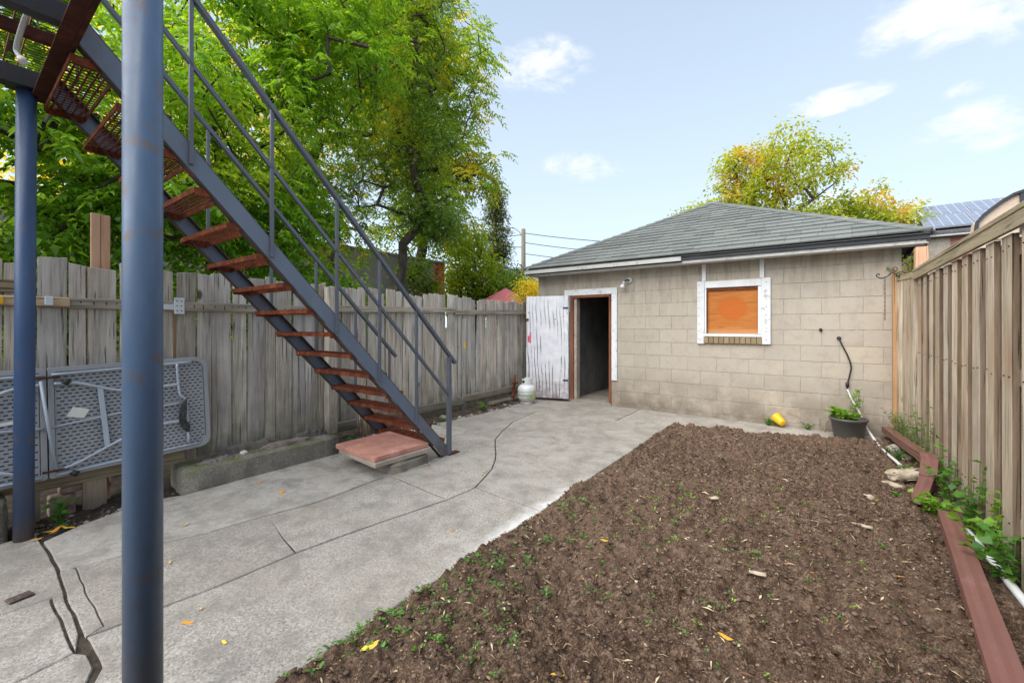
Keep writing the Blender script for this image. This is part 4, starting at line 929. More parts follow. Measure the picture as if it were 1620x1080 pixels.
for sg in sgns:
    S = lambda pts: [(sg*a, b) for a, b in pts]
    def T(pts, r_, nm, c=.03, n=10): MB().tube(cpts(tpl(S(pts), c), 5), r_, n).build(nm, M['table_steel'], tb_, True)
    T([(.02, .675), (.4, .68), (.79, .685)], .009, 'side_rail', .02); T([(.03, .02), (.4, .03), (.82, .035)], .009, 'side_rail', .02)
    T([(.03, .615), (.14, .605), (.24, .565), (.35, .525), (.5, .512), (.7, .52)], .010, 'leg')
    T([(.07, .055), (.15, .08), (.3, .15), (.45, .21), (.59, .232), (.7, .232)], .010, 'leg')
    MB().bar(TP(sg*.25, .56, .03), TP(sg*.28, .14, .03), .012, .028, up=(0, 1, 0)).build('leg_brace', M['table_steel'], tb_, bevel=.002)
    T([(.69, .68), (.70, .45), (.74, .37), (.745, .05)], .009, 'cross_tube', .035)
    T([(.02, .33), (.35, .36), (.72, .37)], .008, 'centre_brace', .018)
    mb = MB()
    for k in range(5):
        aa = .70+.008*k
        mb.tube(cpts(tpl(S([(.735, .40), (aa+.0, .33-.004*k), (aa-.01, .24), (aa+.015, .17+.008*k), (.745, .14)]), .045+.003*k), 4), .0045, 6)
    mb.build('cord_bundle', M['black'], tb_, True)
MB().tube(tpl([(-.03, .64), (.0, .35), (.03, .06)], .035), .009, 12).build('hinge_tube', M['table_steel'], tb_, True)
for a, b in ((.0, .66), (.03, .05)):
    MB().box((-.008, -.06, -.006), (.008, .06, .006)).build('hinge_plate', M['rust_dark'], tb_, bevel=.003, loc=TP(a, b, .03), local=True)
    MB().tube([TP(a+.07, b-.03, .035), TP(a+.1, b-.05, .035)], .018, 10).build('hinge_knuckle', M['black'], tb_, True)
mb = MB(); mb.hexa([TP(.085, .385, .0005), TP(.17, .36, .0005), TP(.20, .415, .0005), TP(.12, .445, .0005), TP(.085, .385, .004), TP(.17, .36, .004), TP(.20, .415, .004), TP(.12, .445, .004)]); mb.build('paper_label', M['paper'], tb_)
MB().hexa([TP(-.2, .38, .0005), TP(-.12, .385, .0005), TP(-.12, .405, .0005), TP(-.2, .4, .0005), TP(-.2, .38, .004), TP(-.12, .385, .004), TP(-.12, .405, .004), TP(-.2, .4, .004)]).build('paper_label', M['paper'], tb_)

# ------------------------------------------------------------------ gas cylinder
gc = (-4.02, 5.90, -.0)
gt = thing('gas_cylinder', 'white propane gas cylinder with a blue and green label beside the open garage door', 'gas cylinder', gc)
MB().lathe([(.10, 0), (.105, .0), (.105, .03), (.09, .035)], gc).build('foot_ring', M['tank'], gt, True)
MB().lathe([(0, .02), (.07, .024), (.12, .05), (.147, .09), (.152, .12), (.152, .235), (.147, .265), (.12, .305), (.07, .328), (0, .334)], gc, 40).build('tank_body', M['tank'], gt, True)
cl_ = MB(); n_ = 26; vs = []; fs = []
for k in range(n_+1):
    a = R(-35+250*k/n_) 
    for r_, z_ in ((.098, .30), (.098, .425), (.092, .425), (.092, .30)): vs.append((gc[0]+r_*math.cos(a+R(-90+20)), gc[1]+r_*math.sin(a+R(-90+20)), gc[2]+z_))
for k in range(n_):
    b_ = k*4
    if 6 <= k <= 8 or 17 <= k <= 19:   # hand holes: only rim bands
        pass
    for e in range(4): fs.append((b_+e, b_+(e+1) % 4, b_+4+(e+1) % 4, b_+4+e))
cl_.add(vs, fs).build('valve_collar', M['tank'], gt)
mb = MB(); mb.tube([(gc[0], gc[1], .33), (gc[0], gc[1], .385)], .02, 12); mb.tube([(gc[0], gc[1], .36), (gc[0]+.03, gc[1]-.055, .36)], .014, 10); mb.build('valve', M['black'], gt, True)
for dd in (R(-88),):
    MB().tube([(gc[0]+.0982*math.cos(dd), gc[1]+.0982*math.sin(dd), .375), (gc[0]+.1*math.cos(dd), gc[1]+.1*math.sin(dd), .375)], .024, 12).build('hand_hole', M['black'], gt)
cam_ang = math.atan2(0-gc[1], 0-gc[0])
def wrap_band(a0, a1, z0, z1, mat, name, r_=.1528):
    n = 14; vs = []; fs = []
    for k in range(n+1):
        a = cam_ang+R(a0+(a1-a0)*k/n)
        for z_ in (z0, z1): vs.append((gc[0]+r_*math.cos(a), gc[1]+r_*math.sin(a), z_))
    for k in range(n): fs.append((2*k, 2*k+2, 2*k+3, 2*k+1))
    return MB().add(vs, fs).build(name, mat, gt)
wrap_band(-75, 75, .20, .212, M['green_print'], 'label_stripe'); wrap_band(-75, 60, .092, .104, M['green_print'], 'label_stripe')
wrap_band(30, 75, .115, .18, M['yellow_print'], 'label_panel'); wrap_band(5, 30, .10, .125, M['green_print'], 'label_panel')
# lettering wrapped round the tank
cu = bpy.data.curves.new('lettering', 'FONT'); cu.body = 'PROPANE'; cu.size = .06; cu.extrude = .0; cu.align_x = 'CENTER'
to = bpy.data.objects.new('lettering_tmp', cu); COL.objects.link(to); dg = bpy.context.evaluated_depsgraph_get(); dg.update()
me = bpy.data.meshes.new_from_object(to.evaluated_get(dg)); bpy.data.objects.remove(to)
bm = bmesh.new(); bm.from_mesh(me); bmesh.ops.subdivide_edges(bm, edges=bm.edges, cuts=1)
for v in bm.verts:
    a = cam_ang+R(-15)+v.co.x/.153; z_ = .13+v.co.y; v.co = Vector((.1535*math.cos(a), .1535*math.sin(a), z_))
bm.to_mesh(me); bm.free(); me.materials.append(M['navy']); lo_ = bpy.data.objects.new('lettering', me); link(lo_, gt, gc)

# ------------------------------------------------------------------ right fence
rf = thing('wooden_fence', 'tall brown board-on-board fence along the right side of the yard', 'fence', (.78, 3.5, 0))
XR_ = .78
k = 0; yy = -.33
yb = 3.22
starts = [yb+.272*i for i in range(-13, 11)]
for y0 in starts:
    if y0+.18 > 5.93: continue
    w_ = .152+random.uniform(-.006, .006); f_ = XR_+.0
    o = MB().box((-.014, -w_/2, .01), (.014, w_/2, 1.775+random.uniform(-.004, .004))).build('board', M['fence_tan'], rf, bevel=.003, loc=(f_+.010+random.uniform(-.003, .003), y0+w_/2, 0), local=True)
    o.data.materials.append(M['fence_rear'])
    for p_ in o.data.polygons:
        if abs(p_.normal.y) > .9: p_.material_index = 1  # side faces take the darker wood: shade between boards put into the colour
    o.rotation_euler = (0, random.uniform(-.002, .002), random.uniform(-.01, .01))
for y0 in starts:
    MB().box((-.009, -.09, .0), (.009, .09, 1.77)).build('rear_board', M['fence_rear'], rf, loc=(XR_+.075, y0+.18+.045, 0), local=True)
for z_ in (.25, 1.0, 1.66): MB().box((XR_+.022, -.4, z_), (XR_+.062, 5.95, z_+.08)).build('rail', M['fence_rear'], rf)
MB().box((XR_-.026, -.4, 1.777), (XR_-.006, 5.955, 1.85)).build('top_rail', M['fence_tan_h'], rf, bevel=.003)
MB().box((XR_-.03, -.4, 1.852), (XR_+.10, 5.955, 1.88)).build('cap_board', M['fence_tan_h'], rf, bevel=.003)
for y_ in (.6, 2.9, 4.6):
    MB().box((XR_+.1, y_, 0), (XR_+.19, y_+.09, 1.84)).build('fence_post', M['fence_tan'], rf)
# short angled section to the garage
for i in range(5):
    t = (i+.35)/5; yy_ = 5.98+.53*t; xx_ = .775-.095*t
    o = MB().box((-.009, -.04, .01), (.009, .04, 1.80)).build('board', M['fence_tan'], rf, bevel=.002, loc=(xx_, yy_, 0), local=True); o.rotation_euler = (0, 0, R(10))
MB().bar((.775, 5.99, 1.835), (.685, 6.5, 1.84), .03, .06).build('top_rail', M['fence_tan_h'], rf)
MB().box((.655, 6.43, 0), (.70, 6.535, 1.95)).build('fence_post', M['new_wood'], rf, bevel=.003)
MB().box((.78, 5.965, 0), (.87, 6.055, 1.85)).build('fence_post', M['fence_tan'], rf, bevel=.003)
MB().box((.795, 6.08, 1.5), (.895, 6.2, 2.13)).build('fence_post', M['pink_wood'], rf, bevel=.004)
rf.children and None
nh_ = MB()
for y0 in starts:
    for z_ in (.29, 1.04, 1.70):
        for dy in (.035, .115):
            yy_, zz_ = y0+dy+random.uniform(-.008, .008), z_+random.uniform(-.012, .012)
            if yy_ < 5.9: nh_.box((XR_-.0085, yy_-.0035, zz_-.0035), (XR_-.002, yy_+.0035, zz_+.0035))
stuff(nh_.build('nail_heads', M['rust_dark'], rf))
nh_ = MB(); yy_ = .45
while yy_ < 2.38:
    nh_.box((-4.206, yy_, 1.455+random.uniform(-.015, .015)), (-4.2035, yy_+.006, 1.477)); yy_ += random.uniform(.05, .09)
stuff(nh_.build('nail_heads', M['rust_dark'], lf))
# iron hook bracket with chain
hk = thing('iron_plant_hook', 'black wrought iron scroll bracket with hanging chain at the right fence end', 'hook', (.66, 6.38, 1.85))
def scroll(c, r0, turns, a0, sgn=1, n=16):
    pts = []
    for k in range(n+1):
        t = k/n; a = a0+sgn*turns*2*math.pi*t; r_ = r0*(1-.75*t); pts.append((c[0]+r_*math.cos(a), 6.33, c[1]+r_*math.sin(a)))
    return pts
mb = MB(); mb.tube(cpts([(.70, 6.33, 1.84), (.64, 6.33, 1.90), (.6, 6.33, 1.865), (.55, 6.33, 1.845), (.51, 6.33, 1.86), (.505, 6.33, 1.885), (.52, 6.33, 1.895), (.53, 6.33, 1.88)], 5), .006, 6)
mb.tube(scroll((.715, 1.865), .05, 1.3, R(200), -1), .005, 6); mb.tube(scroll((.655, 1.94), .03, 1.1, R(250), 1), .0045, 6)
mb.tube([(.77, 6.33, 1.80), (.77, 6.33, 1.97)], .006, 6); mb.tube(cpts([(.77, 6.33, 1.97), (.74, 6.33, 2.0), (.72, 6.33, 1.97)]), .005, 6); mb.tube([(.70, 6.33, 1.84), (.77, 6.33, 1.83)], .005, 6)
mb.build('scroll_bracket', M['black'], hk, True)
mb = MB()
for k in range(20):
    z_ = 1.84-k*.024; ax = Vector((1, 0, 0)) if k % 2 else Vector((0, 1, 0))
    ring = [Vector((.575, 6.33, z_))+ax*.006*math.cos(t)+Vector((0, 0, 1))*.015*math.sin(t) for t in np.linspace(0, 2*math.pi, 9)]
    mb.tube(ring, .0022, 4, False)
mb.build('chain', M['black'], hk)

# ------------------------------------------------------------------ things lying along the right fence
def rect_pipe(pts, w_, h_, mat, name, parent, corr=True):
    """rectangular downspout with softly ribbed faces along a path"""
    P = [Vector(p) for p in pts]; vs = []; fs = []
    prof = []
    def side(a, b, n=4):
        for k in range(n): t = k/n; prof.append((a[0]+(b[0]-a[0])*t, a[1]+(b[1]-a[1])*t, (k % 2)*(.0035 if corr else 0)))
    c4 = [(-w_/2, -h_/2), (w_/2, -h_/2), (w_/2, h_/2), (-w_/2, h_/2)]
    for i in range(4): side(c4[i], c4[(i+1) % 4])
    m_ = len(prof)
    for i, p in enumerate(P):
        d = (P[min(i+1, len(P)-1)]-P[max(i-1, 0)]).normalized(); sd = d.cross(Vector((0, 0, 1))).normalized(); u = sd.cross(d)
        for a, b, dn in prof:
            k = 1-dn/(w_/2); vs.append(p+sd*a*k+u*b*k)
    for i in range(len(P)-1):
        for k in range(m_): fs.append((i*m_+k, i*m_+(k+1) % m_, (i+1)*m_+(k+1) % m_, (i+1)*m_+k))
    return MB().add(vs, fs).build(name, mat, parent, bevel=0)
d1 = thing('downspout', 'brown metal downspout with an elbow lying beside the fence, farther from the camera', 'downspout', (.68, 5.2, .1))
rect_pipe([(.60, 6.45, .12), (.64, 5.8, .15), (.68, 5.2, .185), (.70, 4.95, .20)], .09, .06, M['brown_metal'], 'pipe', d1)
rect_pipe([(.70, 4.97, .20), (.705, 4.84, .21), (.70, 4.72, .20), (.68, 4.62, .165), (.66, 4.52, .12)], .10, .075, M['brown_metal'], 'elbow', d1)
rect_pipe([(.66, 4.53, .125), (.60, 4.3, .08), (.52, 4.02, .045)], .08, .06, M['brown_metal'], 'lower_pipe', d1)
d2 = thing('downspout', 'straight brown metal downspout lying along the soil bed in the near right corner', 'downspout', (.6, 2.8, .05))
s = N('downspout_inside'); M['spout_in'] = s.fin((.05, .02, .018), .7)
rect_pipe([(.655, 3.86, .075), (.605, 3.2, .07), (.555, 2.6, .06), (.505, 2.0, .05), (.45, 1.2, .05)], .095, .065, M['brown_metal'], 'pipe', d2)
rect_pipe([(.65, 3.80, .075), (.605, 3.2, .07)], .086, .056, M['spout_in'], 'pipe_inside', d2, False)
w1 = thing('white_pipe', 'thin white pipe lying on the soil edge from the plant pot towards the far fence', 'pipe', (.5, 6.0, .03))
MB().tube(cpts([(.42, 6.42, .12), (.47, 6.1, .05), (.50, 5.7, .045), (.55, 5.3, .05), (.60, 4.9, .05)]), .013, 10).build('pipe', M['pvc'], w1, True)
w2 = thing('white_pipe', 'cracked white pipe lying between the near downspout and the right fence', 'pipe', (.72, 3.2, .03))
MB().tube(cpts([(.71, 3.82, .05), (.73, 3.5, .045), (.745, 3.1, .04), (.755, 2.6, .04), (.74, 1.8, .035)]), .019, 12).build('pipe', M['pvc'], w2, True)
# stones and a wood chunk
rk = rock_block('wood_chunk', (-.13, -.05, -.035), (.13, .05, .05), M['tstone'], 'pale tan chunk of split wood lying on the soil by the far downspout', 'wood chunk', .012, .02, 3); rk.location = (.55, 4.72, .07); rk.rotation_euler = (0, R(-8), R(30))
rk = rock_block('wood_chunk', (-.075, -.03, -.015), (.075, .03, .02), M['tstone'], 'small pale wood piece on the soil just in front of the bigger chunk', 'wood chunk', .006, .01, 2); rk.location = (.46, 4.50, .035); rk.rotation_euler = (0, 0, R(-40))
pebble('stone', (.60, 5.75, .05), .07, M['rubble'], 'rounded grey stone between the thin white pipe and the far downspout', 'stone', (1, 1.3, .7))
pebble('stone', (.64, 5.5, .04), .05, M['tstone'], 'small brown stone just nearer than the rounded grey one beside the downspout', 'stone', (1, 1.2, .7))
pebble('stone', (.28, 4.1, .03), .04, M['tstone'], 'brown stone half sunk in the soil near the bright yellow leaves', 'stone', (1, 1.2, .6))
for (a, b, r_, w_, lab) in ((.2, 3.35, .05, .018, 'flat pale wood chip on the soil left of the near downspout'), (-.62, 3.28, .03, .02, 'pale flat stone chip in the middle of the soil bed'), (-.25, 2.35, .035, .012, 'slender pale wood splinter on the soil in the near middle of the bed')):
    c = rock_block('wood_chip', (-r_, -w_, -.004), (r_, w_, .008), M['tstone'], lab, 'wood chip', .003, .003, 1); c.location = (a, b, soil_z(a, b)+.012); c.rotation_euler = (0, 0, R(random.uniform(0, 180)))

# ------------------------------------------------------------------ leaf-plant helpers
def leaf_quads(pos, dirs, L_, W_, droop=.25):
    """arrays -> folded 6-vertex leaves as two quads; island per leaf"""
    n = len(pos); d = dirs/np.linalg.norm(dirs, axis=1)[:, None]; up = np.array([0, 0, 1.])
    sd = np.cross(d, up+rng.normal(0, .45, (n, 3))); sd /= np.linalg.norm(sd, axis=1)[:, None]+1e-9
    nr = np.cross(sd, d); L_ = np.broadcast_to(L_, n)[:, None]; W_ = np.broadcast_to(W_, n)[:, None]
    a = pos; m1 = pos+d*L_*.42+nr*L_*.03; t = pos+d*L_-up*L_*droop
    l = m1+sd*W_+nr*W_*.35; r = m1-sd*W_+nr*W_*.35
    V = np.stack([a, l, t, r], 1).reshape(-1, 3); F = (np.arange(n)*4)[:, None]+np.arange(4)[None]
    return V, F
def compound(tips, dirs, nl, Lr, Ll, Wl):
    """pinnate leaves: leaflets in pairs along a drooping rachis"""
    n = len(tips); d = dirs/np.linalg.norm(dirs, axis=1)[:, None]; up = np.array([0, 0, 1.])
    sd = np.cross(d, up); sd /= np.linalg.norm(sd, axis=1)[:, None]+1e-9
    P = []; Dd = []; k2 = nl//2; Ls = Lr*(.7+.6*rng.random(n))
    for i in range(k2):
        t = (i+1)/(k2+.5)
        base = tips+d*(Ls*t)[:, None]-up*(Ls*.45*t*t)[:, None]
        for s_ in (-1, 1):
            P.append(base); Dd.append(d*.45+sd*s_+rng.normal(0, .18, (n, 3))-up*.3)
    P.append(tips+d*Ls[:, None]-up*(Ls*.45)[:, None]); Dd.append(d-up*.5)
    P = np.concatenate(P); Dd = np.concatenate(Dd)
    return leaf_quads(P, Dd, Ll*(.7+.5*rng.random(len(P))), Wl*(.8+.4*rng.random(len(P))))

def skeleton(base, lean, height, ells, n_tips, seed, hmin=.5, step=.45):
    r_ = np.random.default_rng(seed); pts = []
    while len(pts) < n_tips:
        c, rad, w_ = ells[r_.choice(len(ells), p=np.array([e[2] for e in ells])/sum(e[2] for e in ells))]
        v = r_.normal(0, 1, 3); v /= np.linalg.norm(v); rr = r_.random()**.45
        pts.append(np.array(c)+v*rr*np.array(rad))
    base = np.array(base, float); nodes = [base]; par = [-1]
    nst = max(3, int(height/step))
    for i in range(1, nst+1):
        t = i/nst; p = base+np.array([lean[0]*t, lean[1]*t, height*t])+np.array([*r_.normal(0, .03, 2), 0])*(t > .1)
        nodes.append(p); par.append(len(nodes)-2)
    top = nodes[-1]; pts.sort(key=lambda p: np.linalg.norm(p-top))
    tips = []
    for p in pts:
        Nn_ = np.array(nodes); dist = np.linalg.norm(Nn_-p, axis=1)+np.maximum(0, Nn_[:, 2]-p[2])*.6; dist[:max(2, nst//2)] += 2
        k = int(np.argmin(dist)); a = nodes[k]; L_ = np.linalg.norm(p-a); ns = max(1, int(L_/step)); prev = k
        for i in range(1, ns+1):
            t = i/ns; q = a+(p-a)*t+r_.normal(0, .05, 3)*(t < 1)+np.array([0, 0, .12*L_*math.sin(math.pi*t)*.5])
            nodes.append(q); par.append(prev); prev = len(nodes)-1
        tips.append(prev)
    nodes = np.array(nodes); cnt = np.zeros(len(nodes))
    for t in tips: cnt[t] += 1
    for i in range(len(nodes)-1, 0, -1): cnt[par[i]] += cnt[i]
    return nodes, par, cnt, tips
def branches(nodes, par, cnt, r0, name, mat, parent, rmin=.006, ns=6):
    tot = cnt[0]; rad = np.maximum(rmin, r0*(cnt/tot)**.5); mb = MB()
    for i in range(1, len(nodes)):
        a, b = Vector(nodes[par[i]]), Vector(nodes[i]); 
        if (b-a).length < 1e-4: continue
        ra = min(rad[par[i]], rad[i]*1.6); mb.tube([a, b+(b-a).normalized()*rad[i]*.4], [ra, rad[i]], ns if rad[i] > .02 else 4, False)
    return mb.build(name, mat, parent, True)
def tree(name, label, cat, base, lean, height, ells, n_tips, r0, leaf, mat, per, spread, seed, group=None, bark='bark'):
    t = thing(name, label, cat, base, group)
    nodes, par, cnt, tips = skeleton(base, lean, height, ells, n_tips, seed)
    r_ = np.random.default_rng(seed+1)
    branches(nodes, par, cnt, r0, 'trunk', M[bark], t)
    tp = nodes[tips]; c0 = tp.mean(0)
    pos = np.repeat(tp, per, 0)+r_.normal(0, spread, (len(tp)*per, 3))*np.array([1, 1, .8])
    dirs = (pos-np.repeat(tp, per, 0))+r_.normal(0, spread, pos.shape)*.8+np.array([0, 0, -.02]); dirs[:, 2] *= .5
    if leaf[0] == 'pinnate': V, F = compound(pos, dirs, leaf[1], leaf[2], leaf[3], leaf[4])
    else: V, F = leaf_quads(pos, dirs+r_.normal(0, spread, dirs.shape), leaf[1]*(.6+.8*r_.random(len(pos))), leaf[2]*(.7+.6*r_.random(len(pos))))
    o = np_mesh('crown', V, F, M[mat], t); return t
# trees behind the left fence
tree('broadleaf_tree', 'dense green tree with long compound leaves hanging over the left fence beside the thin post', 'tree', (-5.9, -.4, 0), (.1, .3, 0), 2.4,
     [((-5.7, .1, 3.4), (1.0, 1.3, 1.9), 3), ((-5.8, 1.2, 2.6), (.9, .8, .9), 2), ((-5.4, -.9, 2.6), (.8, .9, 1.3), 1)], 240, .12, ('pinnate', 9, .2, .085, .017), 'leaf_green', 13, .11, 3, 'trees behind the left fence')
tree('broadleaf_tree', 'tall green tree right behind the upper part of the staircase', 'tree', (-6.6, 1.9, 0), (.2, .3, 0), 3.0,
     [((-6.2, 2.0, 4.3), (1.2, 1.2, 2.3), 4), ((-6.0, 2.6, 2.7), (.8, .9, 1.1), 2), ((-5.8, 3.3, 5.6), (1.2, 1.3, 1.4), 3)], 330, .075, ('pinnate', 9, .21, .09, .018), 'leaf_green', 12, .11, 5, 'trees behind the left fence')
tree('broadleaf_tree', 'leaning open tree with bare lower limbs visible through the stair railing', 'tree', (-8.2, 4.4, 0), (.2, .5, 0), 3.6,
     [((-7.8, 4.9, 6.6), (1.9, 1.9, 1.9), 4), ((-8.0, 3.9, 4.3), (1.0, 1.0, .9), 1.4), ((-6.9, 5.3, 7.9), (1.7, 1.8, 1.2), 2), ((-8.3, 5.2, 3.4), (1.1, 1.0, .8), .8)], 250, .10, ('pinnate', 9, .24, .1, .021), 'leaf_mixed', 12, .14, 8, 'trees behind the left fence')
tree('locust_tree', 'feathery dark green tree with curved dark limbs at the right end of the big trees', 'tree', (-7.1, 5.45, 0), (.15, .3, 0), 3.0,
     [((-6.75, 6.0, 5.1), (.85, .85, 1.0), 3), ((-7.2, 5.75, 6.9), (1.1, 1.0, 1.2), 2.6), ((-6.6, 6.1, 3.6), (.6, .7, .55), 1.4), ((-7.4, 5.1, 4.3), (.7, .7, .9), 1.1), ((-6.9, 6.0, 8.2), (1.0, 1.0, .8), 2)], 330, .09, ('pinnate', 11, .13, .036, .009), 'leaf_locust', 27, .11, 13, 'trees behind the left fence')
tree('broadleaf_tree', 'tall yellow green tree with long leaf sprays behind the dark feathery one', 'tree', (-10.6, 8.9, 0), (.2, .4, 0), 4.2,
     [((-9.9, 9.0, 7.3), (1.6, 2.0, 3.0), 4), ((-9.5, 9.4, 9.8), (1.4, 1.6, 1.6), 2), ((-9.6, 8.5, 4.6), (1.6, 1.4, 1.3), 1.6), ((-10.8, 8.0, 8.5), (2, 2, 2.5), 2), ((-9.1, 10.1, 6.3), (.9, .7, .9), .9)], 290, .16, ('pinnate', 11, .42, .15, .03), 'leaf_mixed', 9, .2, 21, 'trees behind the left fence')
tree('broadleaf_tree', 'golden leaved tree glowing behind the green ones above the staircase', 'tree', (-12.5, 4.5, 0), (.1, .3, 0), 3.6,
     [((-12.5, 4.5, 7.0), (2.5, 3.6, 3.0), 3), ((-12.0, 1.5, 5.0), (2, 2.5, 2.4), 2)], 190, .18, ('pinnate', 9, .3, .14, .03), 'leaf_gold', 7, .3, 24, 'trees behind the left fence')
tree('slender_tree', 'slender grey green conifer with a bare pale trunk left of the utility pole', 'tree', (-10.6, 13.2, 0), (.05, .1, 0), 6.0,
     [((-10.6, 13.3, 4.2), (.5, .5, 2.1), 3), ((-10.0, 13.7, 2.6), (1.0, .9, 1.0), 2.6), ((-10.6, 13.3, 6.3), (.35, .35, .9), .9)], 190, .09, ('simple', .10, .026), 'leaf_conifer', 90, .15, 31, bark='bark_pale')
tree('maple_tree', 'bright yellow green maple between the brick corner and the slender conifer', 'tree', (-9.9, 11.1, 0), (.1, .2, 0), 2.0,
     [((-10.0, 11.1, 3.8), (.95, .95, 1.1), 3), ((-9.4, 11.6, 2.5), (.9, .7, .8), 2), ((-10.2, 10.7, 2.5), (.7, .7, .7), 1.6)], 190, .07, ('simple', .12, .042), 'leaf_maple', 46, .19, 37)
tree('maple_tree', 'low green maple in front of the slender conifer beyond the fence', 'tree', (-8.6, 11.9, 0), (.1, .1, 0), 1.5,
     [((-8.7, 11.8, 2.3), (.9, .7, .75), 3)], 70, .05, ('simple', .11, .038), 'leaf_locust', 60, .19, 41)
tree('golden_shrub', 'golden yellow shrub peeking over the fence at the left corner of the garage', 'shrub', (-5.75, 8.5, 0), (.0, .1, 0), 1.4,
     [((-5.7, 8.6, 2.0), (.42, .4, .42), 3)], 60, .03, ('simple', .06, .016), 'leaf_gold', 60, .12, 43)
tree('autumn_tree', 'round yellow green tree turning orange that rises behind the garage roof', 'tree', (-.9, 15.0, 0), (.0, .0, 0), 3.2,
     [((-1.1, 14.8, 5.7), (1.7, 1.5, 1.5), 5), ((-3.0, 14.6, 4.5), (1.1, 1.1, .75), 2.0), ((-1.9, 14.7, 4.9), (1.0, 1.0, .8), 1.5), ((-.7, 14.7, 4.1), (1.9, 1.3, .8), 3.2), ((1.1, 15.0, 4.2), (1.15, 1.0, .9), 2.4), ((-1.9, 14.8, 6.2), (.8, .8, .6), .8)], 430, .14, ('simple', .10, .034), 'leaf_yellow', 52, .15, 47)
tree('vine_shrub', 'green creeper trailing over the grey block building, its tips turning orange', 'creeper', (-9.3, 7.9, 0), (.1, .2, 0), 1.8,
     [((-9.1, 7.9, 2.85), (.3, .8, .4), 3), ((-9.1, 8.3, 2.4), (.2, .5, .3), 2)], 46, .03, ('simple', .08, .028), 'leaf_mixed', 30, .14, 53)
tree('hedge_shrub', 'low green shrubs growing behind the far grey fence beside the tree trunks', 'shrub', (-6.4, 3.7, 0), (.0, .1, 0), .9,
     [((-6.4, 3.5, 1.7), (.7, 1.0, .6), 3), ((-6.2, 2.3, 1.6), (.6, 1.0, .5), 2)], 90, .03, ('simple', .08, .028), 'leaf_green', 45, .17, 59)
tree('hedge_shrub', 'low dark shrubs growing behind the near grey fence on the far left', 'shrub', (-5.4, .7, 0), (.0, .1, 0), .9,
     [((-5.3, .5, 1.6), (.4, 1.3, .55), 3)], 70, .03, ('simple', .08, .028), 'leaf_green', 45, .16, 61)

# ------------------------------------------------------------------ weeds and small plants
def weed(name, label, cat, x_, y_, z_, h_, nst, mat, L_=.05, W_=.02, lean=(0, 0), per=12, sp=.08, group=None):
    t = thing(name, label, cat, (x_, y_, z_), group); mb = MB(); P = []; Dd = []
    for i in range(nst):
        hh_ = h_*random.uniform(.5, 1.05); ax_ = random.gauss(0, sp); ay_ = random.gauss(0, sp*1.4)
        pts = [Vector((x_+random.gauss(0, .015), y_+random.gauss(0, .02), z_-.02))]
        for k in range(1, 6): u = k/5; pts.append(Vector((x_+ax_*u*(1+.3*u)+lean[0]*u*u+random.gauss(0, .005), y_+ay_*u+lean[1]*u*u+random.gauss(0, .006), z_+hh_*u*(1-.08*u))))
        mb.tube(pts, [.003, .0028, .0024, .002, .0016, .001], 5)
        for k in range(per):
            u = .12+.88*(k+random.random())/per; f_ = u*5; i0 = min(int(f_), 4); p = pts[i0].lerp(pts[i0+1], f_-i0); a = random.uniform(0, 6.28)
            P.append(p); Dd.append((math.cos(a), math.sin(a), random.uniform(-.1, .5)))
    mb.build('stem', M['stem'], t, True)
    P = np.array(P); Dd = np.array(Dd); n = len(P)
    V, F = leaf_quads(P, Dd, L_*(.5+.8*rng.random(n)), W_*(.6+.7*rng.random(n)), .15)
    o = np_mesh('leaves', V, F, M[mat], t); stuff(o); return t
weeds = [(.70, 6.25, .42, 9, 'leaf_weed', .036, .012, 'weed clump in the far corner between the plant pot and the fence'),
 (.71, 5.9, .38, 8, 'leaf_weed', .032, .011, 'weeds rising behind the far end of the lying downspout'),
 (.73, 5.5, .62, 6, 'leaf_weed', .034, .012, 'thin tall weed against the fence above the middle of the far downspout'),
 (.60, 5.45, .16, 8, 'leaf_weed', .03, .012, 'low weed tuft below the far downspout beside the thin white pipe'),
 (.74, 5.05, .75, 5, 'leaf_weed', .036, .013, 'spindly tall weed against the fence just behind the downspout elbow'),
 (.60, 4.95, .13, 8, 'leaf_weed', .035, .014, 'weed tuft under the far downspout behind the pale wood chunk'),
 (.75, 4.3, .50, 6, 'leaf_weed', .055, .022, 'leafy weed standing right of the downspout elbow against the fence'),
 (.60, 3.98, .22, 7, 'leaf_bright', .055, .020, 'bright green maple-like seedling at the end of the near downspout'),
 (.50, 4.12, .10, 8, 'leaf_weed', .035, .013, 'low dark weeds around the foot of the bright green seedling'),
 (.74, 3.75, .52, 7, 'leaf_weed', .055, .023, 'broad leaved weed against the fence behind the end of the near downspout'),
 (.745, 3.42, .42, 7, 'leaf_bright', .058, .024, 'broad leaved weed growing over the cracked white pipe'),
 (.75, 3.15, .33, 6, 'leaf_weed', .06, .026, 'broad leaved weed nearest the camera against the right fence')]
for x_, y_, h_, ns_, mt, L_, W_, lab in weeds: weed('weed', lab, 'weed', x_, y_, .01, h_, ns_, mt, L_, W_, (-.03, 0), 13, .05, 'weeds along the right fence')
weed('weed', 'green weed growing at the base of the thin blue post beside the mossy block', 'weed', -3.99, .47, .0, .2, 5, 'leaf_weed', .055, .024, per=7, sp=.03)
weed('weed', 'dark blue green weed at the foot of the fence post beneath the staircase', 'weed', -4.07, 2.72, .0, .12, 7, 'leaf_blue', .05, .022, per=7, sp=.06)
weed('weed', 'bright green weed in the dirt strip at the foot of the far fence', 'weed', -4.22, 5.0, .0, .14, 9, 'leaf_bright', .035, .011, per=9, sp=.04)
weed('weed', 'tiny green weed in the dirt strip just right of the stair newel post', 'weed', -4.2, 4.15, .0, .06, 6, 'leaf_weed', .025, .01, per=7, sp=.04)
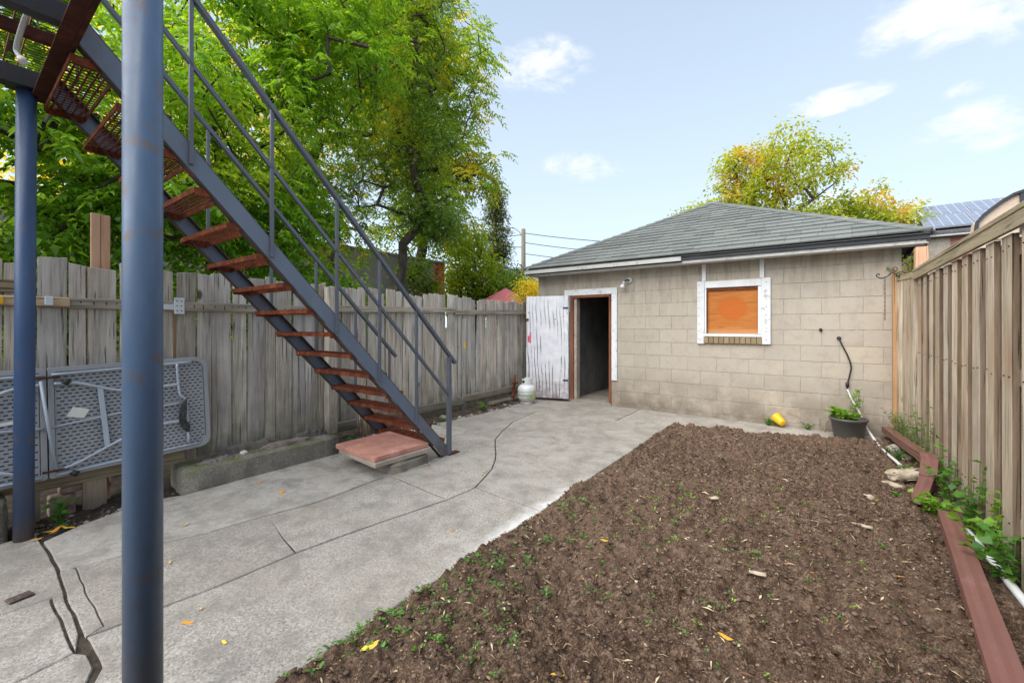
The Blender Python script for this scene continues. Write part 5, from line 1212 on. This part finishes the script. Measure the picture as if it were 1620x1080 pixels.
weed('weed', 'small green weed at the foot of the wall just left of the yellow cup', 'weed', -.57, 6.47, .0, .09, 8, 'leaf_weed', .04, .014, per=8, sp=.05)
weed('weed', 'small pale weed at the foot of the wall just right of the yellow cup', 'weed', -.14, 6.5, .0, .11, 6, 'leaf_weed', .03, .01, per=8, sp=.04)
weed('weed', 'tiny moss-like weeds growing from the crack in the concrete below the stairs', 'weed', -2.38, 2.86, -.02, .035, 9, 'leaf_bright', .015, .006, per=5, sp=.05)
weed('vine', 'leafy vine shoot rising over the top of the fence beside the reddish post', 'vine', .80, 6.35, 1.7, .55, 6, 'leaf_bright', .06, .028, per=9, sp=.08)
# bare twigs at wall
tw = thing('dry_twig', 'bare dry twigs sprouting at the foot of the wall left of the plant pot', 'twig', (.02, 6.48, 0))
mb = MB(); mb.tube(cpts([(.03, 6.47, -.01), (.04, 6.46, .1), (.1, 6.45, .2), (.13, 6.45, .24)]), .007, 6); mb.tube(cpts([(.0, 6.47, -.01), (-.02, 6.47, .08), (-.015, 6.46, .16)]), .004, 6); mb.build('stems', M['stalk'], tw, True)
# plant pot
pc = (.25, 6.28, 0)
pp = thing('plant_pot', 'round grey plastic plant pot with leafy green seedlings at the foot of the block wall', 'plant pot', pc)
MB().lathe([(0, .002), (.13, .002), (.137, .01), (.168, .205), (.182, .21), (.187, .235), (.175, .24), (.168, .228), (.155, .2), (0, .2)], pc, 36).build('pot', M['pot'], pp, True)
MB().lathe([(.0, .207), (.157, .203)], pc, 24).build('potting_soil', M['dirt'], pp)
P = []; Dd = []; mb = MB()
for i in range(26):
    a = random.uniform(0, 6.28); r_ = random.uniform(0, .12); x0, y0 = pc[0]+r_*math.cos(a), pc[1]+r_*math.sin(a); h_ = random.uniform(.06, .16); tip = Vector((x0+random.gauss(-.03, .04), y0+random.gauss(0, .03), .2+h_))
    if i > 21: x0, y0 = pc[0]+.06, pc[1]; tip = Vector((pc[0]+.05+random.gauss(0, .03), pc[1], .2+random.uniform(.25, .42)))
    if i < 8: tip.x -= .08
    mb.tube([(x0, y0, .2), tip], [.003, .0015], 5)
    for k in range(11): t = .4+.6*random.random(); p = Vector((x0, y0, .2)).lerp(tip, t); b = random.uniform(0, 6.28); P.append(p); Dd.append((math.cos(b), math.sin(b), random.uniform(-.1, .4)))
mb.build('plant_stem', M['stem'], pp, True)
V, F = leaf_quads(np.array(P), np.array(Dd), .055*(.5+.8*rng.random(len(P))), .02*(.6+.7*rng.random(len(P))), .2); stuff(np_mesh('leaves', V, F, M['leaf_bright'], pp))
# yellow cup lying on its side
cu_ = MB().lathe([(0, 0), (.038, 0), (.042, .004), (.062, .13), (.066, .132), (.066, .14), (.058, .14), (.038, .01), (0, .008)], (0, 0, 0), 26).build('yellow_cup', M['yellow_plastic'], None, True, loc=(-.40, 6.40, .058), local=True)
cu_.rotation_euler = (R(68), R(8), R(215)); tag(cu_, 'bright yellow plastic cup lying on its side at the foot of the block wall', 'cup')
# dried stalk bundle
sb = thing('stalk_bundle', 'bundle of dry brown stalks standing against the fence behind the lowest treads', 'dry stalks', (-4.15, 2.95, 0))
mb = MB()
for i in range(26): a, b = random.gauss(0, .035), random.gauss(0, .04); mb.tube([(-4.16+a, 2.92+b, -.02), (-4.17+a*1.2, 2.91+b*1.3, random.uniform(.35, .52))], random.uniform(.004, .009), 6)
mb.build('stalks', M['stalk'], sb, True)

# ------------------------------------------------------------------ fallen leaves
lb = bmesh.new(); n_ = 9; vs_ = []
for side in (1, -1):
    for k in range(n_):
        t = k/(n_-1); 
        if side == -1 and k in (0, n_-1): continue
        tt = t if side == 1 else 1-t
        vs_.append(lb.verts.new((tt-.5, side*.17*math.sin(math.pi*tt)**.8, .10*abs(tt-.5)+.05*math.sin(7*tt))))
lb.faces.new(vs_); leafme = bpy.data.meshes.new('fallen_leaf'); lb.to_mesh(leafme); lb.free(); leafme.materials.append(M['fallen'])
leafpos = [(-3.39,1.59,.008,.075,'on the smooth concrete in front of the kerb block'),(-3.34,.96,.008,.05,'on the smooth concrete just right of the front pole'),(-3.75,1.58,.008,.05,'close to the foot of the long kerb block'),(-3.66,2.02,.008,.045,'between the kerb block and the red paver'),
 (-2.85,2.07,.004,.04,'on the concrete in front of the red paver'),(-2.32,2.54,.004,.035,'beside the curved crack in the concrete'),(-2.9,2.66,.004,.04,'on the concrete right of the paver stack'),(-2.24,.65,.004,.05,'on the near concrete low beside the front pole'),(-2.89,.76,.004,.045,'on the slab right of the front pole, above the long crack'),(-2.3,.72,.004,.03,'on the near concrete farther up from the pole'),
 (-1.98,.70,.004,.04,'at the bottom of the picture beside the front pole'),(-1.89,1.94,.004,.03,'in the middle of the wide concrete slab'),(-3.5,2.35,.187,.06,'on the left part of the red paver'),(-3.25,2.6,.187,.05,'on the right part of the red paver'),(-3.3,2.38,.187,.03,'at the front edge of the red paver'),
 (-.99,2.23,None,.045,'on the soil near the concrete edge'),(.15,3.63,None,.06,'on the soil towards the right, nearer of two bright ones'),(.31,3.95,None,.06,'on the soil towards the right, farther of two bright ones'),(-1.42,1.0,None,.08,'large one on the soil in the near left corner of the bed'),(-1.15,.92,None,.07,'on the soil at the very bottom left of the bed'),(-.75,1.3,None,.06,'upright brownish one on the soil in the near middle'),
 (-.03,2.55,None,.07,'pale one on the soil right of the middle'),(.3,2.75,None,.05,'on the soil just left of the near downspout'),(-.3,1.8,None,.06,'pale brown one on the soil near the bottom of the picture'),(-1.2,3.0,None,.05,'on the soil in the left part beside the limewashed rim'),
 (-3.95,.42,.0,.09,'orange one in the pile at the foot of the thin blue post'),(-3.88,.44,.02,.10,'yellow long one in the pile at the foot of the thin blue post'),(-3.9,.5,.01,.09,'reddish one in the pile at the foot of the thin blue post'),(-3.84,.36,.01,.06,'small curled one at the front of the pile by the thin blue post'),(-4.0,1.5,.188,.035,'small yellow one on the mossy kerb top'),(-2.75,3.9,.004,.03,'on the concrete between the stairs and the garage')]
for i, (a, b, z_, s_, where) in enumerate(leafpos):
    o = bpy.data.objects.new('fallen_leaf', leafme); z1 = z_ if z_ is not None else soil_z(a, b)+.012
    link(o, None, (a, b, z1)); o.scale = (s_, s_, s_); o.rotation_euler = (random.uniform(-.3, .3), random.uniform(-.2, .2), random.uniform(0, 6.28))
    tag(o, 'fallen leaf '+where, 'leaf', 'fallen leaves')

# ------------------------------------------------------------------ background buildings and street things
bb = thing('block_building', 'low grey concrete block building with a brick corner beyond the left fence', 'building', (-11.5, 5, 0))
s = N('grey_block_wall'); v = P3(s); br = s.n.new('ShaderNodeTexBrick'); br.inputs['Color1'].default_value = (.33, .30, .26, 1); br.inputs['Color2'].default_value = (.27, .245, .21, 1); br.inputs['Mortar'].default_value = (.2, .18, .15, 1)
br.inputs['Scale'].default_value = 1; br.inputs['Brick Width'].default_value = .4; br.inputs['Row Height'].default_value = .2; br.inputs['Mortar Size'].default_value = .008
sx = s.n.new('ShaderNodeSeparateXYZ'); s.l.new(v, sx.inputs[0]); cx_ = s.n.new('ShaderNodeCombineXYZ'); s.l.new(sx.outputs['Y'], cx_.inputs[0]); s.l.new(sx.outputs['Z'], cx_.inputs[1]); s.l.new(cx_.outputs[0], br.inputs['Vector'])
M['greywall'] = s.fin(s.mix(s.math('MULTIPLY', s.noise(v, 2, 5), .5), br.outputs[0], (.3, .28, .25)), .95, s.bump(s.noise(v, 40, 4), .3, .01))
MB().box((-13.5, -2.0, -.05), (-9.5, 8.98, 3.24)).build('wall', M['greywall'], bb)
MB().box((-13.6, -2.05, 3.242), (-9.46, 9.4, 3.30)).build('coping', M['rubble'], bb)
MB().box((-13.5, 8.982, -.05), (-9.56, 9.36, 3.24)).build('corner_core', M['mortar'], bb)
s = N('orange_brick'); M['obrick'] = s.fin(s.ramp(s.oi.outputs['Random'], [(0, (.38, .075, .03)), (.5, (.55, .13, .05)), (1, (.62, .2, .09))]), .9)
for r_ in range(36):
    z0 = .7+r_*.07; 
    if z0 > 3.17: break
    y0 = 8.985+(.1 if r_ % 2 else 0)
    for a, b in ((y0-.11 if r_ % 2 == 0 else y0, y0+.18), (y0+.19, 9.38)):
        MB().box((-9.558, a-9.2, 0), (-9.49, b-9.2, .06)).build('brick', M['obrick'], bb, loc=(0, 9.2, z0), local=True)
# utility pole with street light and wires
up = thing('utility_pole', 'grey utility pole with a street lamp arm, left of the garage roof', 'utility pole', (-15.2, 22, 0))
MB().tube([(-15.24, 22, 0), (-15.24, 22, 7.45)], [.17, .13], 14).build('pole', M['bark_pale'], up, True)
MB().tube(cpts([(-15.3, 22, 6.9), (-15.55, 22, 7.3), (-16.0, 22, 7.62), (-16.4, 22, 7.7)]), .035, 8).build('lamp_arm', M['lampgrey'], up, True)
MB().lathe([(0, .16), (.1, .13), (.17, .0), (.14, -.14), (.05, -.2), (0, -.2)], (-16.45, 22, 7.62), 18).build('lamp_head', M['lampgrey'], up, True)
MB().box((-15.42, 21.85, 4.1), (-15.1, 22.1, 4.5)).build('junction_box', M['galv'], up)
def wire(p, q, sag, n=14): return [Vector(p).lerp(Vector(q), i/n)-Vector((0, 0, sag*4*(i/n)*(1-i/n))) for i in range(n+1)]
for z_, q, sg_, lab in ((7.2, (4, 30, 6.4), .8, 'topmost overhead wire'), (6.6, (4, 29, 5.6), .8, 'second overhead wire from the top'), (5.9, (4, 28, 4.8), .7, 'lowest overhead wire')):
    o = MB().tube(wire((-15.24, 22, z_), q, sg_), .022, 5).build('overhead_wire', M['black'], None); tag(o, lab+' sagging from the utility pole behind the garage roof', 'wire')
for z_, q, lab in ((7.1, (-30, 20, 9.0), 'higher wire'), (6.3, (-24, 10, 7.5), 'lower wire')):
    o = MB().tube(wire((-15.24, 22, z_), q, .5), .022, 5).build('overhead_wire', M['black'], None); tag(o, lab+' running from the utility pole to the left behind the trees', 'wire')
um = thing('parasol', 'faded red garden parasol top just showing over the far end of the grey fence', 'parasol', (-9.6, 12.7, 0))
s = N('faded_red_cloth'); M['redcloth'] = s.fin((.55, .16, .17), .8)
MB().lathe([(1.0, 1.95), (.95, 1.99), (.5, 2.25), (.03, 2.5), (0, 2.52)], (-8.1, 10.7, 0), 8).build('canopy', M['redcloth'], um)
MB().tube([(-8.1, 10.7, 0), (-8.1, 10.7, 2.5)], .025, 8).build('pole', M['galv'], um, True)
# house far left of the pole
def simple_house(name, label, x0, x1, y0, y1, zw, zr, wallm, roofm, ridge='x', wins=()):
    h = thing(name, label, 'house', ((x0+x1)/2, (y0+y1)/2, 0)); MB().box((x0, y0, -.05), (x1, y1, zw)).build('wall', wallm, h)
    e = .35
    if ridge == 'x': vs = [(x0-e, y0-e, zw-.05), (x1+e, y0-e, zw-.05), (x1+e, y1+e, zw-.05), (x0-e, y1+e, zw-.05), (x0-e, (y0+y1)/2, zr), (x1+e, (y0+y1)/2, zr)]; fs = [(0,1,5,4),(2,3,4,5),(0,4,3),(1,2,5),(3,2,1,0)]
    else: vs = [(x0-e, y0-e, zw-.05), (x1+e, y0-e, zw-.05), (x1+e, y1+e, zw-.05), (x0-e, y1+e, zw-.05), ((x0+x1)/2, y0-e, zr), ((x0+x1)/2, y1+e, zr)]; fs = [(3,0,4,5),(1,2,5,4),(0,1,4),(2,3,5),(3,2,1,0)]
    MB().add(vs, fs).build('roof', roofm, h)
    for a, b, c, d in wins:
        w = MB().box((a, y0-.06, c), (b, y0+.03, d)).build('window', M['white_clean'], h); MB().box((a+.07, y0-.075, c+.07), (b-.07, y0-.062, d-.07)).build('pane', M['glass'], w)
    return h
s = N('window_glass'); M['glass'] = s.fin((.05, .07, .09), .1, spec=.6)
s = N('stucco'); M['stucco'] = s.fin((.55, .52, .48), .9)
s = N('red_brick_wall'); v = P3(s); br = s.n.new('ShaderNodeTexBrick'); br.inputs['Color1'].default_value = (.36, .14, .10, 1); br.inputs['Color2'].default_value = (.27, .10, .075, 1); br.inputs['Mortar'].default_value = (.33, .25, .2, 1)
br.inputs['Scale'].default_value = 1; br.inputs['Brick Width'].default_value = .22; br.inputs['Row Height'].default_value = .075; br.inputs['Mortar Size'].default_value = .006
sx = s.n.new('ShaderNodeSeparateXYZ'); s.l.new(v, sx.inputs[0]); cx_ = s.n.new('ShaderNodeCombineXYZ'); s.l.new(s.math('ADD', sx.outputs['X'], sx.outputs['Y']), cx_.inputs[0]); s.l.new(sx.outputs['Z'], cx_.inputs[1]); s.l.new(cx_.outputs[0], br.inputs['Vector'])
M['redbrick'] = s.fin(s.mix(s.math('MULTIPLY', s.rng(s.noise(v, 1.2, 4), .4, .6), .4), br.outputs[0], (.45, .31, .26)), .9)
s = N('dark_roofing'); M['darkroof'] = s.fin(s.ramp(s.noise(P3(s), 30, 4), [(.3, (.06, .06, .065)), (.7, (.14, .14, .15))]), .9)
simple_house('far_house', 'small brick house with a dark roof far beyond the utility pole', -21, -15.5, 30, 36, 4.4, 6.6, M['redbrick'], M['darkroof'], 'x', [(-19.5, -18.7, 2.4, 3.8), (-17.4, -16.6, 2.4, 3.8)])
simple_house('far_house', 'low pale house with a grey roof far behind the left corner of the garage', -14.6, -9.5, 31, 37, 3.9, 5.2, M['stucco'], M['darkroof'], 'x', [(-13.5, -12.7, 2.2, 3.4)])
# distant soft hedge closing the horizon
for i, (a, b, r1, r2, z_, lab) in enumerate(((-17.5, 24, 2.6, 2.0, 2.2, 'rounded dark tree mass low behind the utility pole'), (-12.8, 26, 1.4, 1.4, 2.6, 'small distant tree between the utility pole and the garage roof'))):
    tree('distant_tree', lab, 'tree', (a, b, 0), (0, 0, 0), z_*.5, [((a, b, z_), (r1, r2, 1.6), 1)], 60, .12, ('simple', .2, .08), 'leaf_locust', 45, .35, 71+i, bark='bark')
# neighbour house with solar panels (right)
nh = thing('neighbour_house', 'red brick neighbour house with blue solar panels on its roof, beyond the right fence', 'house', (3.2, 16, 0))
MB().box((2.08, 14.2, -.05), (7, 20, 3.42)).build('wall', M['redbrick'], nh)
MB().box((2.06, 14.17, 2.4), (2.45, 14.198, 3.40)).build('stone_corner', M['grey_slab'], nh)
MB().box((1.98, 13.98, 3.425), (7.1, 14.3, 3.52)).build('eave_fascia', M['white_clean'], nh)
MB().add([(1.95, 13.95, 3.525), (7.1, 13.95, 3.525), (7.1, 15.87, 4.45), (2.3, 15.87, 4.45), (1.95, 13.95, 3.47), (7.1, 13.95, 3.47), (7.1, 20, 3.47), (1.95, 20, 3.47)], [(0,1,2,3),(4,7,6,5),(0,3,7,4),(2,6,7,3),(0,4,5,1),(1,5,6,2)]).build('roof', M['darkroof'], nh)
s = N('solar_cell'); v = s.tc.outputs['Object']; br = s.n.new('ShaderNodeTexBrick'); br.offset = 0; br.inputs['Color1'].default_value = (.13, .155, .22, 1); br.inputs['Color2'].default_value = (.16, .185, .25, 1); br.inputs['Mortar'].default_value = (.36, .38, .44, 1)
br.inputs['Scale'].default_value = 1; br.inputs['Brick Width'].default_value = .16; br.inputs['Row Height'].default_value = .16; br.inputs['Mortar Size'].default_value = .008; s.l.new(v, br.inputs['Vector'])
M['solar'] = s.fin(br.outputs[0], .22, spec=.8)
slope = math.atan2(1.475, 3.05)
for r_ in range(2):
    for k in range(5):
        if r_ == 0 and k == 0: pass
        x0 = 2.0+.12*r_+k*.83+.0; d0 = .02+r_*1.02
        o = MB().box((0, 0, 0), (.81, 1.0, .04)).build('solar_panel', M['solar'], nh, loc=(x0, 13.97+d0*math.cos(slope), 3.60+d0*math.sin(slope)), local=True); o.rotation_euler = (slope, 0, 0)
MB().lathe([(0, 0), (.28, .02), (.3, .05), (.28, .05), (0, .03)], (1.86, 13.9, 3.52), 20).build('satellite_dish', M['galv'], nh, True).rotation_euler = (0, 0, 0)
MB().box((.9, 15.2, 3.1), (1.9, 17, 3.5)).build('brick_parapet', M['redbrick'], nh)
MB().box((.9, 15.2, -.05), (1.9, 17, 3.098)).build('rear_wing_wall', M['redbrick'], nh)
# garden shed with dark rounded trim (right)
sh = thing('beige_shed', 'beige shed roof end with a dark curved edge showing above the right fence', 'shed', (2.4, 9.5, 0))
prof = [(1.80, 2.55), (1.83, 2.82), (1.90, 2.92), (1.98, 3.0), (2.08, 3.09), (2.18, 3.16), (2.28, 3.195), (2.45, 3.22), (2.75, 3.24), (3.6, 3.24), (3.6, 2.55)]
vs = [(a, 9.0, b) for a, b in prof]+[(a, 9.3, b) for a, b in prof]; n_ = len(prof)
s = N('beige_siding'); M['beige'] = s.fin(s.ramp(s.noise(P3(s), 12, 3), [(.3, (.52, .41, .32)), (.7, (.6, .48, .38))]), .8)
MB().add(vs, [tuple(range(n_))[::-1], tuple(range(n_, 2*n_))]+[(i, (i+1) % n_, n_+(i+1) % n_, n_+i) for i in range(n_)]).build('gable_panel', M['beige'], sh)
MB().box((1.84, 9.02, -.05), (3.58, 9.28, 2.549)).build('wall', M['beige'], sh)
mb = MB()
for i in range(len(prof)-2): mb.bar((prof[i][0], 8.98, prof[i][1]+.0), (prof[i+1][0], 8.98, prof[i+1][1]), .035, .05, up=(0, 1, 0))
mb.build('edge_trim', M['dark_trim'], sh)
MB().box((2.24, 8.965, 2.6), (2.32, 8.998, 3.16)).build('corner_trim', M['dark_trim'], sh)
w = MB().box((2.325, 8.96, 2.6), (2.9, 8.998, 3.14)).build('window', M['dark_trim'], sh); MB().box((2.35, 8.95, 2.63), (2.87, 8.959, 3.1)).build('pane', M['glass'], w)
